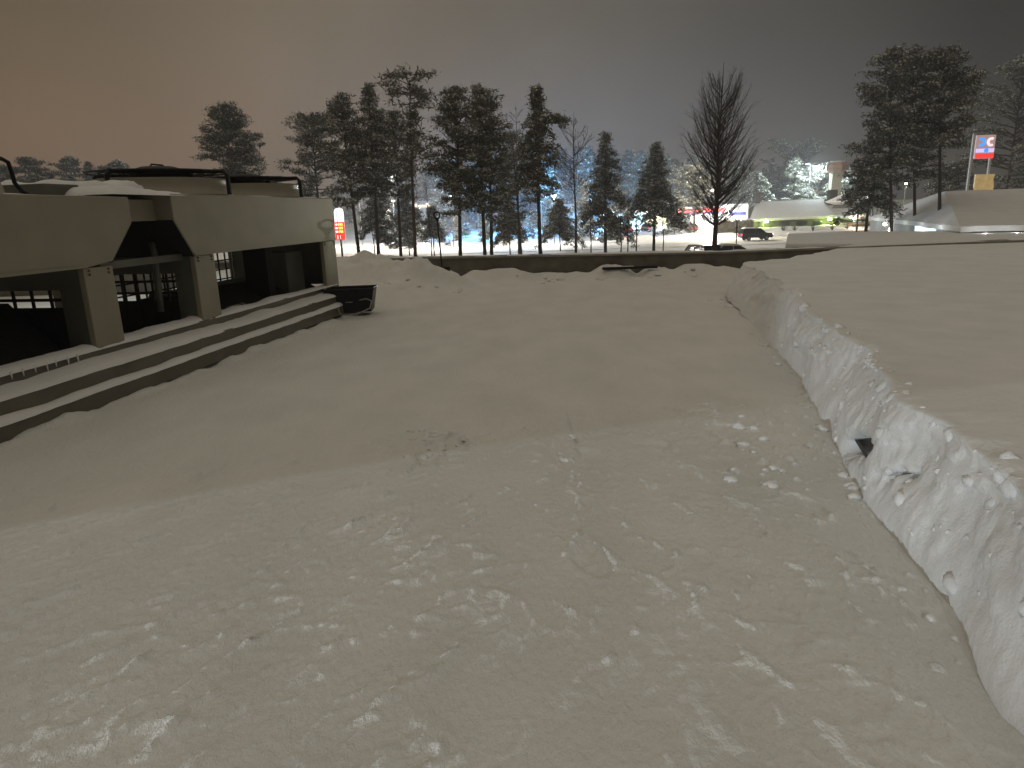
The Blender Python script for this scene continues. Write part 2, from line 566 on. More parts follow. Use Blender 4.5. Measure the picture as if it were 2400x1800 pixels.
def block(mb, x, y, z, r):
    n = rng.choice((5, 6, 7))
    ax = Matrix.Rotation(rng.uniform(-.9, .9), 3, 'X') @ Matrix.Rotation(rng.uniform(-.9, .9), 3, 'Y') @ Matrix.Rotation(rng.uniform(0, 6.3), 3, 'Z')
    vs = []
    for zz, k_ in ((-.5, .8), (.15, 1.0), (.5, .6)):
        for k in range(n):
            a = 2 * math.pi * k / n + rng.uniform(-.25, .25)
            v = ax @ Vector((k_ * r * math.cos(a) * rng.uniform(.75, 1.25), k_ * r * math.sin(a) * rng.uniform(.75, 1.25), zz * r * rng.uniform(.7, 1.2)))
            vs.append((x + v.x, y + v.y, z + v.z))
    fs = [tuple(range(n))[::-1], tuple(range(2 * n, 3 * n))]
    for i in range(2):
        fs += [(i * n + k, i * n + (k + 1) % n, (i + 1) * n + (k + 1) % n, (i + 1) * n + k) for k in range(n)]
    mb.add(vs, fs)


for _ in range(190):
    yy = rng.choice((rng.uniform(1.8, 9), rng.uniform(2.4, 6.5)))
    i = int(np.searchsorted(ya, yy))
    jq = rng.randrange(2, 30)
    if abs(yy - 4.05) < .4 and .05 < Z3[i, jq] < .35:
        continue
    r_ = min(.075, .010 + rng.expovariate(1 / .016)) * (1 if yy < 7 else 1.3)
    block(mb, X3[i, jq] + r_ * .35, Y3[i, jq], Z3[i, jq] - r_ * .25, r_)
o = build("banked_snow", mb, CUTSNOW, smooth=True)
o.data.polygons.foreach_set("use_smooth", [True] * len(mb.f))
tag(o, "deep uncleared snow bank along the roof's right side, its face broken by shovelling", kind="stuff")

# dark plate added in the hollow of the bank's face to darken it
dd = ray(2024, 1058)
tt0 = next(t_ for t_ in np.linspace(.001, .006, 4000) if dd[0] * t_ > np.interp(dd[1] * t_, YB, XB) + .075)
fp = dd * (tt0 * 1.020) + np.array([0, 0, EYE])
ob = build("hollow_shade_plate", MB().prism([(-.30, -.07), (-.18, -.10), (.18, -.085), (.32, -.03), (.30, .05), (.05, .085), (-.26, .06)], -.015, .015, 'x'), mat("hollow_shade_dark", (.045, .045, .04), .6, var=.3, scale=9), bevel=.006, loc=tuple(map(float, fp)))
ob.rotation_euler = (math.radians(-10), math.radians(-32), -math.atan2(.32, 1.1))
ob.scale = (.7, 1.35, .85)
tag(ob, "dark grey patch of flashing laid bare in the broken face of the snow bank", "plate")

# crumbs of snow scattered over the cleared roof
rng = random.Random(5)
mb = MB()


def clod(mb, x, y, z, r, rng, mi=0):
    n = 6
    vs = [(x, y, z + r * rng.uniform(.5, .8))]
    for ring, (rr, zz) in enumerate(((.75, .38), (1.0, .0))):
        for k in range(n):
            a = 2 * math.pi * (k + .5 * ring) / n + rng.uniform(-.2, .2)
            q = r * rr * rng.uniform(.7, 1.25)
            vs.append((x + q * math.cos(a), y + q * math.sin(a), z + r * zz * rng.uniform(.6, 1.3) - .004))
    fs = [(0, 1 + k, 1 + (k + 1) % n) for k in range(n)]
    fs += [(1 + k, 7 + k, 7 + (k + 1) % n, 1 + (k + 1) % n) for k in range(n)]
    mb.add(vs, fs, mi)


def scatter(n, cx, cy, sx_, sy_, r0_, r1_):
    for _ in range(n):
        x, y = rng.gauss(cx, sx_), rng.gauss(cy, sy_)
        z = float(floor_h(np.array([[x]]), np.array([[y]]))[0, 0])
        clod(mb, x, y, z - .002, rng.uniform(r0_, r1_) * rng.choice((.5, .8, 1)), rng)


scatter(60, -.55, 4.85, .18, .24, .012, .050)
scatter(26, .38, 4.6, .03, .34, .014, .042)
scatter(22, .05, 3.9, .35, .35, .008, .026)
scatter(56, 1.75, 4.5, .20, .42, .014, .065)
scatter(14, 1.45, 5.3, .25, .3, .010, .03)
scatter(26, .5, 4.3, .4, .2, .008, .022)
scatter(60, -.5, 2.9, 1.1, .8, .006, .018)
scatter(24, -1.8, 3.0, .6, .7, .006, .02)
scatter(420, -.4, 3.2, 1.3, .9, .003, .010)
scatter(160, 1.2, 4.0, .5, .8, .003, .012)
scatter(14, 4.0, 12.2, .3, .8, .03, .09)
for k in range(70):
    y_ = rng.uniform(2.2, 9.5)
    scatter(1, float(np.interp(y_, YB, XB)) - abs(rng.gauss(.03, .10)), y_, .02, .02, .015, .06)
scatter(30, 2.6, 18.2, 2.6, .25, .04, .14)
scatter(16, -2.0, 16.6, .8, .4, .03, .09)
o = build("scattered_snow", mb, SNOW, smooth=True)
tag(o, "small clods of snow strewn over the shovelled roof", kind="stuff")

# ================================================================== PARAPET
t = thing("parapet_wall", "long low parapet wall with a metal cap along the roof's far edge", "wall", (0, 19.3, 0))
wl, wr = -24.0, 34.0


def wz(x):
    return .50 - .012 * x if x < 6 else .428 + (x - 6) * .008


mb = MB()
for i in range(29):
    x0, x1 = wl + i * 2.0, wl + (i + 1) * 2.0
    mb.hexa([(x0, 0, -.3), (x1, 0, -.3), (x1, .28, -.3), (x0, .28, -.3)],
            [(x0, 0, wz(x0) - .05), (x1, 0, wz(x1) - .05), (x1, .28, wz(x1) - .05), (x0, .28, wz(x0) - .05)])
build("wall", mb, CONC, t)
mb = MB()
for i in range(29):
    x0, x1 = wl + i * 2.0 + .003, wl + (i + 1) * 2.0 - .003
    mb.hexa([(x0, -.06, wz(x0) - .05), (x1, -.06, wz(x1) - .05), (x1, .36, wz(x1) - .05), (x0, .36, wz(x0) - .05)],
            [(x0, -.05, wz(x0)), (x1, -.05, wz(x1)), (x1, .35, wz(x1) + .01), (x0, .35, wz(x0) + .01)])
build("cap", mb, CAPMETAL, t, bevel=.008)
xx = np.arange(wl, wr, .06)
cc = np.linspace(0, 1, 7)
C2, X2 = np.meshgrid(cc, xx)
th = np.clip(.03 + .08 * fbm(X2 * .9, X2 * 0, 301, 4), .0, .12) * (np.sin(C2 * math.pi) ** .5)
mb = MB().grid(X2, -.03 + C2 * .36, np.vectorize(wz)(X2) - .006 + th)
build("snow_cap", mb, SNOW, t, smooth=True)
# rubble of dark felt and icy slabs at the foot of the wall
t = thing("dark_plank", "dark narrow plank lying half buried in snow along the parapet's foot", "plank", (3.3, 18.72, .10), .03)
build("board", MB().box(-.75, .75, -.05, .05, -.02, .05), BLACK, t, bevel=.01)
build("frost", MB().box(-.5, .1, -.045, .045, .051, .062), SNOW, t, bevel=.005)

# own building under the roof
mb = MB().box(-24, 34, -8, 19.62, -3.6, -.31)
o = build("lower_wall", mb, GREYW)
tag(o, "walls of the building that carries the snowy roof", kind="structure")

# ================================================================== CHILLER
TH = math.radians(9)
ch = thing("dry_cooler", "long beige rooftop dry cooler with black fans, open bays and snowy rails", "air cooler", (-3.98, 6.6, 0), math.pi / 2 - TH)
S0, S1 = -3.7, 6.82
build("plinth", MB().box(S0, S1 - .1, 0, .14, -.03, .135), RAIL, ch, bevel=.01)
build("base_rail", MB().box(S0, S1 + .02, .10, .46, .13, .305), RAIL, ch, bevel=.012)
build("back_rail", MB().box(S0, S1, 2.45, 2.70, -.03, .305), BEIGE, ch, bevel=.012)
build("drip_tray", MB().box(S0 + .05, S1 - .06, .47, 2.44, .10, .27), BLACK, ch)
build("sill", MB().box(S0, S1, .40, .50, .306, .435), RAIL, ch, bevel=.01)
for a, b in ((-3.7, -3.2), (.38, .80), (2.28, 2.72), (6.26, 6.82)):
    p = build("post", MB().box(a, b, .40, .47, .436, 1.268), BEIGE, ch, bevel=.008)
    for sx_ in (a + .07, b - .07):
        for zz in (1.20, 1.24):
            bm_ = MB().lathe([(.012, 0), (.012, .012), (.006, .016)], 0, 0, 8)
            bm_.v = [(sx_ + x, .40 - z, zz + y) for x, y, z in bm_.v]
            build("bolt", bm_, BOLT, p)
    build("post", MB().box(*((a + .05, b - .05) if b < 6.8 else (b - .09, b - .03)), 2.55, 2.60, .306, 1.268), BEIGE2, ch, bevel=.008)
hood_l = [(S0, 1.27), (.40, 1.27), (.80, 1.31), (1.20, 1.71), (1.20, 1.985), (S0, 1.985)]
hood_r = [(1.95, 1.72), (2.28, 1.27), (S1, 1.27), (S1, 2.04), (1.95, 2.03)]
for poly in (hood_l, hood_r):
    build("hood", MB().prism(poly, .385, 2.62, 'y'), BEIGE, ch, bevel=.012)
slope = [(1.935, 1.715), (1.947, 1.722), (2.277, 1.272), (2.265, 1.265)]
build("side_plate", MB().prism(slope, .40, 2.6, 'y'), COIL, ch)
slope = [(.803, 1.306), (.815, 1.298), (1.215, 1.70), (1.203, 1.708)]
build("side_plate", MB().prism(slope[::-1], .40, 2.6, 'y'), COIL, ch)
build("plenum", MB().box(1.0, 2.05, 1.9, 1.95, 1.30, 1.715), COIL, ch)
for a_, b_ in ((S0, .42), (2.27, S1)):
    build("hood_lip", MB().box(a_, b_, .372, .3845, 1.272, 1.30), BEIGE, ch)
gb = build("gap_box", MB().box(1.203, 1.947, .62, 2.3, 1.72, 1.965), BEIGE, ch)
build("gap_beam", MB().box(.803, 2.277, .55, .62, 1.22, 1.30), BEIGE2, ch)
build("gap_beam", MB().box(.803, 2.277, 2.40, 2.50, 1.22, 1.30), BEIGE2, ch)
build("gap_pipe", MB().tube([(1.3, 1.2, 1.3), (1.3, 1.2, 1.60), (1.55, 1.2, 1.66), (1.75, 1.2, 1.5), (1.8, 1.2, 1.28)], .045, 8), COIL, ch, smooth=True)
build("gap_pipe", MB().tube([(1.95, .75, .6), (2.0, .75, 1.3), (2.05, .80, 1.45)], .04, 8), BEIGE2, ch, smooth=True)


def frame_wall(s, solid=False):
    m = MB()
    m.box(s - .012, s + .012, .475, 2.54, 1.05, 1.265)
    m.box(s - .012, s + .012, .475, .72, .44, 1.049)
    m.box(s - .012, s + .012, 2.30, 2.54, .44, 1.049)
    if solid:
        m.box(s - .012, s + .012, .721, 2.299, .44, 1.049)
    p = build("end_panel", m, BEIGE2, ch)
    if not solid:
        build("darkening_plate", MB().box(s - .006, s + .006, .721, 2.299, .28, .87 if s < 1 else .70), COIL, p)  # black plate added to darken the lower part of the opening
        g = MB()
        for d in np.arange(.85, 2.3, .22):
            g.box(s - .010, s + .010, d - .014, d + .014, .44, 1.049)
        for z in (.62, .80, .95):
            g.box(s - .008, s + .008, .721, 2.299, z - .016, z + .016)
        build("wire_guard", g, BLACK, p)
    return p


frame_wall(.40)
frame_wall(2.30)
frame_wall(6.78, True)
frame_wall(-3.66, True)
for a, b, ctz in ((-3.6, .36, .93), (2.76, 6.72, .66)):
    g = MB()
    for s_ in np.arange(a, b, .24):
        g.box(s_ - .013, s_ + .013, 2.585, 2.605, .31, 1.262)
    for z in (.42, .60, .78, .95, 1.12):
        g.box(a, b, 2.588, 2.60, z - .012, z + .012)
    build("back_guard", g, BLACK, ch)
    for d0, d1, d2, d3 in ((.62, .76, 1.44, 1.30), (2.36, 2.22, 1.54, 1.68)):
        c = MB().prism([(d0, .28), (d1, .28), (d2, ctz), (d3, ctz)] if d0 < d1 else [(d1, .28), (d0, .28), (d3, ctz), (d2, ctz)], a + .03, b - .03, 'x')
        build("coil", c, COIL, ch)
    build("header_pipe", MB().tube([(a + .05, 1.49, ctz + .03), (b - .05, 1.49, ctz + .03)], .045, 8), STEEL, ch, smooth=True)
build("partition", MB().box(4.75, 4.95, .75, 1.15, .28, 1.262), COIL, ch)
build("cabinet", MB().box(5.55, 6.20, .80, 1.25, .28, 1.12), BEIGE2, ch, bevel=.01)
build("pump", MB().box(3.1, 3.45, .62, .86, .28, .42).tube([(3.45, .74, .40), (3.75, .74, .40)], .06, 10).tube([(3.75, .7, .45), (3.95, .66, .34), (4.1, .66, .36)], .035, 8), STEEL, ch)


def fan(sc, dc, z0):
    c = build("fan_cowl", MB().lathe([(1.0, z0), (.94, z0 + .03), (.90, z0 + .20), (.92, z0 + .235), (.86, z0 + .235), (.86, z0 + .05), (.3, z0 + .04)], sc, dc, 40), BEIGE, ch, smooth=True)
    g = MB()
    for k in range(4):
        an = math.pi * k / 2
        cx, sy = math.cos(an), math.sin(an)
        g.tube([(sc + 1.04 * cx, dc + 1.04 * sy, z0 + .01), (sc + 1.04 * cx, dc + 1.04 * sy, z0 + .27), (sc + .99 * cx, dc + .99 * sy, z0 + .325), (sc + .25 * cx, dc + .25 * sy, z0 + .345)], .030, 6)
    for rr in (.45, .60, .75, .90):
        pts = [(sc + rr * math.cos(a), dc + rr * math.sin(a), z0 + .335) for a in np.linspace(0, 2 * math.pi, 37)]
        g.tube(pts, .012, 4, cap=False)
    g.lathe([(.40, z0 + .315), (.40, z0 + .355), (.30, z0 + .36)], sc, dc, 24)
    build("fan_guard", g, BLACK, c)
    m = MB().lathe([(.34, z0 + .24), (.37, z0 + .26), (.37, z0 + .345), (.31, z0 + .39), (.22, z0 + .42)], sc, dc, 24)
    m.box(sc + .16, sc + .42, dc - .42, dc - .22, z0 + .19, z0 + .31)
    m.tube([(sc - .2, dc, z0 + .39), (sc - .12, dc, z0 + .45), (sc + .12, dc, z0 + .45), (sc + .2, dc, z0 + .39)], .012, 6)
    build("fan_motor", m, BLACK, c)
    b = MB()
    for k in range(5):
        an = 2 * math.pi * k / 5 + .2
        ca, sa = math.cos(an), math.sin(an)
        ca2, sa2 = math.cos(an + .5), math.sin(an + .5)
        b.hexa([(sc + .3 * ca, dc + .3 * sa, z0 + .08), (sc + .82 * ca, dc + .82 * sa, z0 + .08), (sc + .82 * ca2, dc + .82 * sa2, z0 + .15), (sc + .3 * ca2, dc + .3 * sa2, z0 + .15)],
               [(sc + .3 * ca, dc + .3 * sa, z0 + .09), (sc + .82 * ca, dc + .82 * sa, z0 + .09), (sc + .82 * ca2, dc + .82 * sa2, z0 + .16), (sc + .3 * ca2, dc + .3 * sa2, z0 + .16)])
    build("fan_blade", b, BLACK, c)


fan(3.32, 1.45, 2.035)
fan(5.58, 1.45, 2.035)
fan(-.62, 1.45, 1.985)
fan(-2.75, 1.45, 1.985)
build("bent_pipe", MB().tube([(0.03, 0.9, 2.32), (0.19, 0.9, 2.34), (0.26, 0.9, 2.31), (0.28, 0.9, 2.22), (0.29, 0.9, 2.12), (0.34, 0.9, 2.05), (0.42, 0.9, 2.01)], .020, 8), BLACK, ch, smooth=True)
build("control_box", MB().box(.70, 1.18, .95, 1.5, 1.985, 2.13), BEIGE2, ch, bevel=.01)


def snow_strip(s0, s1, d0, d1, z, h, seed, rough=.30, gaps=0.0):
    s_ = np.arange(s0, s1, .025)
    c_ = np.linspace(0, 1, 9)
    C_, S_ = np.meshgrid(c_, s_)
    hh = h * (1 + rough * 2 * fbm(S_ * 1.6, S_ * 0, seed, 4))
    if gaps:
        hh = hh * sstep(-.05, .12, fbm(S_ * 1.1, S_ * 0 + 2, seed + 9, 3) + gaps)
    ends = np.clip(np.minimum(S_ - s0, s1 - S_) / .08, 0, 1) ** .5
    out = .03 * fbm(S_ * 3, S_ * 0, seed + 20, 3)
    Dd = d0 + out * (1 - C_) + (d1 - d0) * C_
    Zz = z - .01 + np.maximum(.004, hh) * ends * np.minimum(1, (np.sin(np.clip(C_ * .62, 0, 1) * math.pi)) ** .45) * (C_ > 0)
    return MB().grid(S_, Dd, Zz)


for args in ((S0, S1 - .12, -.015, .10, .135, .05, 401), (S0, S1, .085, .402, .305, .06, 411), (.42, 2.5, .385, .60, .435, .075, 421), (2.55, S1, .385, .55, .435, .05, 431),
             (S0, .44, .385, .55, .435, .055, 441)):
    build("snow_cap", snow_strip(*args), SNOW, ch, smooth=True)


def snow_mound(pts, seed):
    """lumpy pillow: pts (s0,s1,d0,d1,z,h)"""
    s0, s1, d0, d1, z, h = pts
    S_, D_ = np.meshgrid(np.linspace(s0, s1, 60), np.linspace(d0, d1, 40))
    e = np.clip(np.minimum.reduce([(S_ - s0) / .22, (s1 - S_) / .3, (D_ - d0) / .12, (d1 - D_) / .2]), 0, 1)
    return MB().grid(S_, D_, z - .012 + h * np.sin(e * math.pi / 2) ** .7 * (1 + .9 * fbm(S_ * 1.7, D_ * 1.7, seed, 3)))


build("snow_cap", snow_mound((.95, 2.28, .375, 2.2, 2.02, .085), 451), SNOW, ch, smooth=True)
build("snow_cap", snow_mound((1.22, 2.3, .9, 2.3, 2.05, .15), 455), SNOW, ch, smooth=True)
build("snow_cap", snow_mound((2.3, S1 - .02, .55, 2.6, 2.037, .03), 456), SNOW, ch, smooth=True)
build("snow_cap", snow_mound((S0, .9, .5, 2.6, 1.988, .03), 457), SNOW, ch, smooth=True)
# icicles under the sill
for k in range(9):
    s_ = -.95 + k * .13 + rng.uniform(-.03, .03)
    ic = MB().tube([(s_, .39, .445), (s_, .385, .445 - rng.uniform(.05, .12))], [.014, .002], 5)
    build("icicle", ic, SNOW, ch)
# tray of the plinth's far end: bracket and foot
build("bracket", MB().box(S1 - .35, S1 - .31, -.03, .10, -.03, .29), BEIGE, ch)

# black tub beside the cooler
t = thing("black_tub", "black plastic tub standing in the snow at the dry cooler's far end", "tub", (-2.95, 12.75, -.01), math.radians(4))
t.scale = (.92, .92, .92)
mb = MB()
bt = [(-.45, -.27), (.42, -.27), (.42, .27), (-.45, .27)]
tt = [(-.48, -.31), (.50, -.31), (.50, .31), (-.48, .31)]
bi = [(x * .94, y * .9) for x, y in bt]
ti = [(x * .95, y * .92) for x, y in tt]
for i in range(4):
    j = (i + 1) % 4
    mb.add([(*bt[i], 0), (*bt[j], 0), (*tt[j], .46), (*tt[i], .46)], [(0, 1, 2, 3)])
    mb.add([(*bi[i], .04), (*bi[j], .04), (*ti[j], .46), (*ti[i], .46)], [(3, 2, 1, 0)])
    mb.add([(*tt[i], .46), (*tt[j], .46), (*ti[j], .46), (*ti[i], .46)], [(0, 1, 2, 3)])
mb.add([(*p, 0) for p in bt], [(3, 2, 1, 0)]).add([(*p, .04) for p in bi], [(0, 1, 2, 3)])
build("shell", mb, PLASTIC, t)
rm = MB()
for i in range(4):
    j = (i + 1) % 4
    rm.tube([(*tt[i], .455), (*tt[j], .455)], .018, 6)
build("rim", rm, PLASTIC, t)
build("snow_fill", MB().lathe([(.30, .20), (.26, .27), (.12, .32)], 0, 0, 14), SNOW, t, smooth=True)
c = [(-3.06, 12.15, .12), (-3.0, 12.05, .02), (-2.85, 11.95, .025), (-2.68, 12.0, .03), (-2.52, 12.3, .08), (-2.50, 12.40, .20), (-2.60, 12.42, .24), (-2.72, 12.40, .22)]
o = build("power_cable", MB().tube(c, .014, 6), CABLE, smooth=True)
tag(o, "thin grey cable looping from the dry cooler to the black tub", "cable")

# shovel stuck in the heap by the parapet
sh = aty(1036, 624, 17.5)
t = thing("snow_shovel", "black snow shovel with a ring grip stuck upright in a heap", "shovel", (float(sh[0]), 17.5, float(sh[2]) - .35), .2)
build("shaft", MB().tube([(0, 0, .2), (-.02, 0, .75), (-.055, 0, 1.50)], [.020, .020, .022], 8), PLASTIC, t, smooth=True)
ring = [(-.06 + .075 * math.sin(a), 0, 1.61 + .075 * math.cos(a)) for a in np.linspace(0, 2 * math.pi, 21)]
build("grip", MB().tube(ring, .019, 6, cap=False).tube([(-.055, 0, 1.44), (-.058, 0, 1.545)], [.022, .060], 8), PLASTIC, t, smooth=True)
build("blade", MB().hexa([(-.2, -.02, -.1), (.2, -.02, -.1), (.2, .0, -.1), (-.2, .0, -.1)], [(-.19, -.05, .33), (.19, -.05, .33), (.19, -.03, .33), (-.19, -.03, .33)]), PLASTIC, t, bevel=.008)
for k, (px, py) in enumerate(((1027, 628), (1050, 622))):
    pass
# ================================================================== TERRAIN BEYOND THE ROOF
def ground_z(x, y):
    x, y = np.asarray(x, float), np.asarray(y, float)
    rise = np.interp(y, [118, 124, 200, 420, 900], [0, .15, 2.7, 4.2, 9])
    left = .4 * sstep(-20, -60, x)
    return -3.5 + rise + left * sstep(118, 150, y)


gx = np.unique(np.concatenate([np.arange(-480, -120, 20), np.arange(-120, 140, 1.6), np.arange(140, 481, 20)]))
gy = np.unique(np.concatenate([np.arange(-60, 80, 6), np.arange(80, 92, 2), np.arange(92, 215, 1.2), np.arange(215, 481, 20)]))
GX, GY = np.meshgrid(gx, gy)
GZ = ground_z(GX, GY)
offroad = 1 - sstep(88, 91, GY) * (1 - sstep(116, 119, GY))
GZ = GZ + offroad * (.35 * fbm(GX * .12, GY * .12, 501, 4) * sstep(116, 126, GY) + .12 * fbm(GX * .5, GY * .5, 505, 3) - .02)
# ploughed berm along the far side of the road
GZ = GZ + .55 * np.exp(-((GY - 119.5) / 1.3) ** 2) * (.7 + .9 * fbm(GX * .35, GY * 0, 509, 3))
o = build("ground", MB().grid(GX, GY, GZ), FARSNOW, smooth=True)
tag(o, "snow covered ground with lit lots beyond the road", kind="structure")
rx = np.arange(-300, 300, 4.0)
ry = np.linspace(90.5, 116.5, 27)
RX, RY = np.meshgrid(rx, ry)
RZ = -3.46 + .05 * fbm(RX * .06, RY * 1.2, 515, 3)
o = build("road", MB().grid(RX, RY, RZ), ROADSNOW, smooth=True)
tag(o, "wide snow packed road lit by street lamps", kind="structure")


def gz(x, y):
    return float(ground_z(x, y))


# ================================================================== TREES
def leafs(c, rs, l, w, up=False):
    """quads centred on c (N,3)"""
    n = len(c)
    if up:
        a = rs.normal(size=(n, 3)) * (1, 1, .25)
        b = np.cross(a, rs.normal(size=(n, 3)) * (.25, .25, 1) + (0, 0, 1))
    else:
        a = rs.normal(size=(n, 3))
        b = np.cross(a, rs.normal(size=(n, 3)))
    a /= np.linalg.norm(a, axis=1)[:, None] + 1e-9
    b /= np.linalg.norm(b, axis=1)[:, None] + 1e-9
    s = rs.uniform(.6, 1.3, (n, 1))
    a, b = a * l * s, b * w * s
    return np.stack([c - a - b * .5, c - a * .1 - b, c + a, c + b], 1)


def quadmesh(name, chunks, mats, parent):
    V = np.concatenate([q for q, _ in chunks]).reshape(-1, 3)
    mi = np.concatenate([np.full(len(q), k) for q, k in chunks])
    n = len(mi)
    me = bpy.data.meshes.new(name)
    me.vertices.add(n * 4)
    me.vertices.foreach_set("co", V.ravel())
    me.loops.add(n * 4)
    me.loops.foreach_set("vertex_index", np.arange(n * 4))
    me.polygons.add(n)
    me.polygons.foreach_set("loop_start", np.arange(n) * 4)
    me.polygons.foreach_set("loop_total", np.full(n, 4))
    for m in mats:
        me.materials.append(m)
    me.polygons.foreach_set("material_index", mi)
    me.update()
    o = bpy.data.objects.new(name, me)
    COL.objects.link(o)
    o.parent = parent
    return o


def conifer(parent, H, cb, R, seed, style='pine', nbr=70, snow=.80, leaf=.23, trunk_r=.17, bark=None, lean=0.0, arms=()):
    rs = np.random.RandomState(seed)
    tr = MB()
    wob = rs.uniform(-1, 1, 4) * .10
    k = np.linspace(0, 1, 9)

    def axis(z):
        f = z / H
        return np.array([lean * H * f + wob[0] * math.sin(3 * f) + wob[1] * f, wob[2] * math.sin(2.5 * f), z])
    tr.tube([axis(z) for z in k * H], [trunk_r * (1 - .82 * f) + .012 for f in k], 8)
    dark, mid, snw = [], [], []
    brs = []
    for i in range(nbr):
        t = (i + rs.uniform(0, 1)) / nbr
        z = cb + (H - cb) * t ** .92
        if style == 'pine':
            prof = (math.sin(math.pi * min(1, .20 + .78 * t)) ** .7) * (.75 + .35 * rs.rand())
            el = .05 + .7 * t + rs.uniform(-.25, .25)
        elif style == 'flat':
            prof = (.55 + .45 * math.sin(7 * t + 1)) * (.5 + .7 * rs.rand()) * (1 if t > .55 else .85)
            el = .15 + .1 * rs.normal()
        elif style == 'cone':
            prof = max(.10, (1 - t) ** .75) * (.75 + .4 * rs.rand())
            el = .35 * t - .15 + rs.uniform(-.15, .15)
        else:
            prof = max(.08, (1 - t) ** .9) * (.8 + .3 * rs.rand())
            el = -.30 + .5 * t
        brs.append((z, rs.uniform(0, 2 * math.pi), R * prof, el))
    for z, az, L, el in arms:
        brs.append((z, az, L, el))
    for z, az, L, el in brs:
        p0 = axis(z)
        d = np.array([math.cos(az) * math.cos(el), math.sin(az) * math.cos(el), math.sin(el)])
        sag = -.22 * L if style in ('spruce', 'cone') else .06 * L * rs.uniform(-1, 1)
        pm, p1 = p0 + d * L * .55 + (0, 0, .05 * L), p0 + d * L + (0, 0, sag)
        tr.tube([p0, pm, p1], [.020 + .012 * L, .014 + .006 * L, .008], 4, cap=False)
        step = .34 if style != 'spruce' else .27
        f0 = .34 if style in ('pine', 'flat') else .12
        if style == 'flat':
            f0 = .52
        ncl = max(1, int(L * (1 - f0) / step))
        for j in range(ncl + 1):
            f = f0 + (1 - f0) * (j + rs.uniform(-.3, .3)) / max(1, ncl)
            f = min(1.02, max(.05, f))
            c = p0 + (p1 - p0) * f + (pm - (p0 + p1) / 2) * 4 * f * (1 - f)
            c = c + rs.normal(size=3) * (.16, .16, .08)
            spread = (.27, .27, .13) if style in ('pine', 'flat') else (.20, .20, .11)
            n = rs.randint(18, 28)
            pts = c + rs.normal(size=(n, 3)) * spread
            q = leafs(pts, rs, leaf * .85, leaf * .19)
            (dark if rs.rand() < .6 else mid).append(q)
            if rs.rand() < snow:
                ns = rs.randint(5, 10)
                ps = c + rs.normal(size=(ns, 3)) * (spread[0] * .8, spread[0] * .8, .05) + (0, 0, .10)
                snw.append(leafs(ps, rs, leaf * .55, leaf * .36, up=True))
                if snow > .3:
                    ps = c + rs.normal(size=(ns, 3)) * (spread[0] * .9, spread[0] * .9, .09) + (0, 0, .05)
                    snw.append(leafs(ps, rs, leaf * .42, leaf * .26))
    ch_ = [(np.concatenate(dark), 0), (np.concatenate(mid) if mid else dark[0], 1)]
    build("trunk", tr, bark or BARK, parent)
    cr = quadmesh("crown", ch_, [ND1, ND2], parent)
    if snw:
        quadmesh("snow_clumps", [(np.concatenate(snw), 0)], [TSNOW], cr)
    return cr


def bare_tree(parent, H, cb, R, seed, nbr=40, steep=.95, bark=None, trunk_r=.16, fork=False, twig=.011, subs=8, prof=None):
    rs = np.random.RandomState(seed)
    tr, cr = MB(), MB()
    top = np.array([rs.uniform(-.2, .2), 0, H])
    tr.tube([(0, 0, 0), (.05, 0, H * .3), (top[0] * .5 - .05, 0, H * .6), tuple(top)], [trunk_r, trunk_r * .75, trunk_r * .42, .012], 8)
    prof = prof or (lambda t: math.sin(math.pi * min(1, .16 + .80 * t)) ** .8)
    for i in range(nbr):
        t = (i + rs.rand()) / nbr
        z = cb + (H * .97 - cb) * t
        az = rs.uniform(0, 2 * math.pi)
        el = steep * (.62 + .42 * t) + rs.uniform(-.15, .12)
        rad = R * prof(t) * rs.uniform(.55, 1.05)
        L = rad / max(.25, math.cos(el))
        z = max(cb * .92, z - rad * math.tan(el))
        p0 = np.array([top[0] * z / H, 0, z])
        d = np.array([math.cos(az) * math.cos(el * .75), math.sin(az) * math.cos(el * .75), math.sin(el * .75)])
        d2 = np.array([math.cos(az) * math.cos(el * 1.1), math.sin(az) * math.cos(el * 1.1), math.sin(el * 1.1)])
        pm = p0 + d * L * .5
        p1 = pm + d2 * L * .5
        rb = .012 + .010 * L
        tr.tube([p0, pm, p1], [rb, rb * .6, twig], 4, cap=False)
        for j in range(subs):
            f = .18 + .82 * (j + rs.rand()) / subs
            c = p0 + (pm - p0) * (f / .5) if f < .5 else pm + (p1 - pm) * ((f - .5) / .5)
            az2 = az + rs.choice((-1, 1)) * rs.uniform(.3, 1.3)
            e2 = el + rs.uniform(-.5, .25)
            l2 = L * .38 * (1.15 - f * .6) * rs.uniform(.7, 1.2)
            dd = np.array([math.cos(az2) * math.cos(e2), math.sin(az2) * math.cos(e2), math.sin(e2)])
            e = c + dd * l2
            cr.tube([c, e], [twig * 1.2, twig * .5], 3, cap=False)
            for _ in range(4):
                g = rs.uniform(.25, 1)
                cc = c + (e - c) * g
                az3, e3 = az2 + rs.uniform(-1, 1), e2 + rs.uniform(-.5, .4)
                l3 = l2 * rs.uniform(.25, .5)
                d3 = np.array([math.cos(az3) * math.cos(e3), math.sin(az3) * math.cos(e3), math.sin(e3)])
                cr.tube([cc, cc + d3 * l3], [twig * .85, twig * .4], 3, cap=False)
    build("trunk", tr, bark or BIRCHB, parent)
    build("crown", cr, TWIG, parent)


def spot(px, py, Y):
    """place of a tree whose tip shows at this photograph pixel"""
    p = aty(px, py, Y)
    zb = gz(p[0], Y)
    return float(p[0]), float(p[2]) - zb, zb


PX = 1 / F


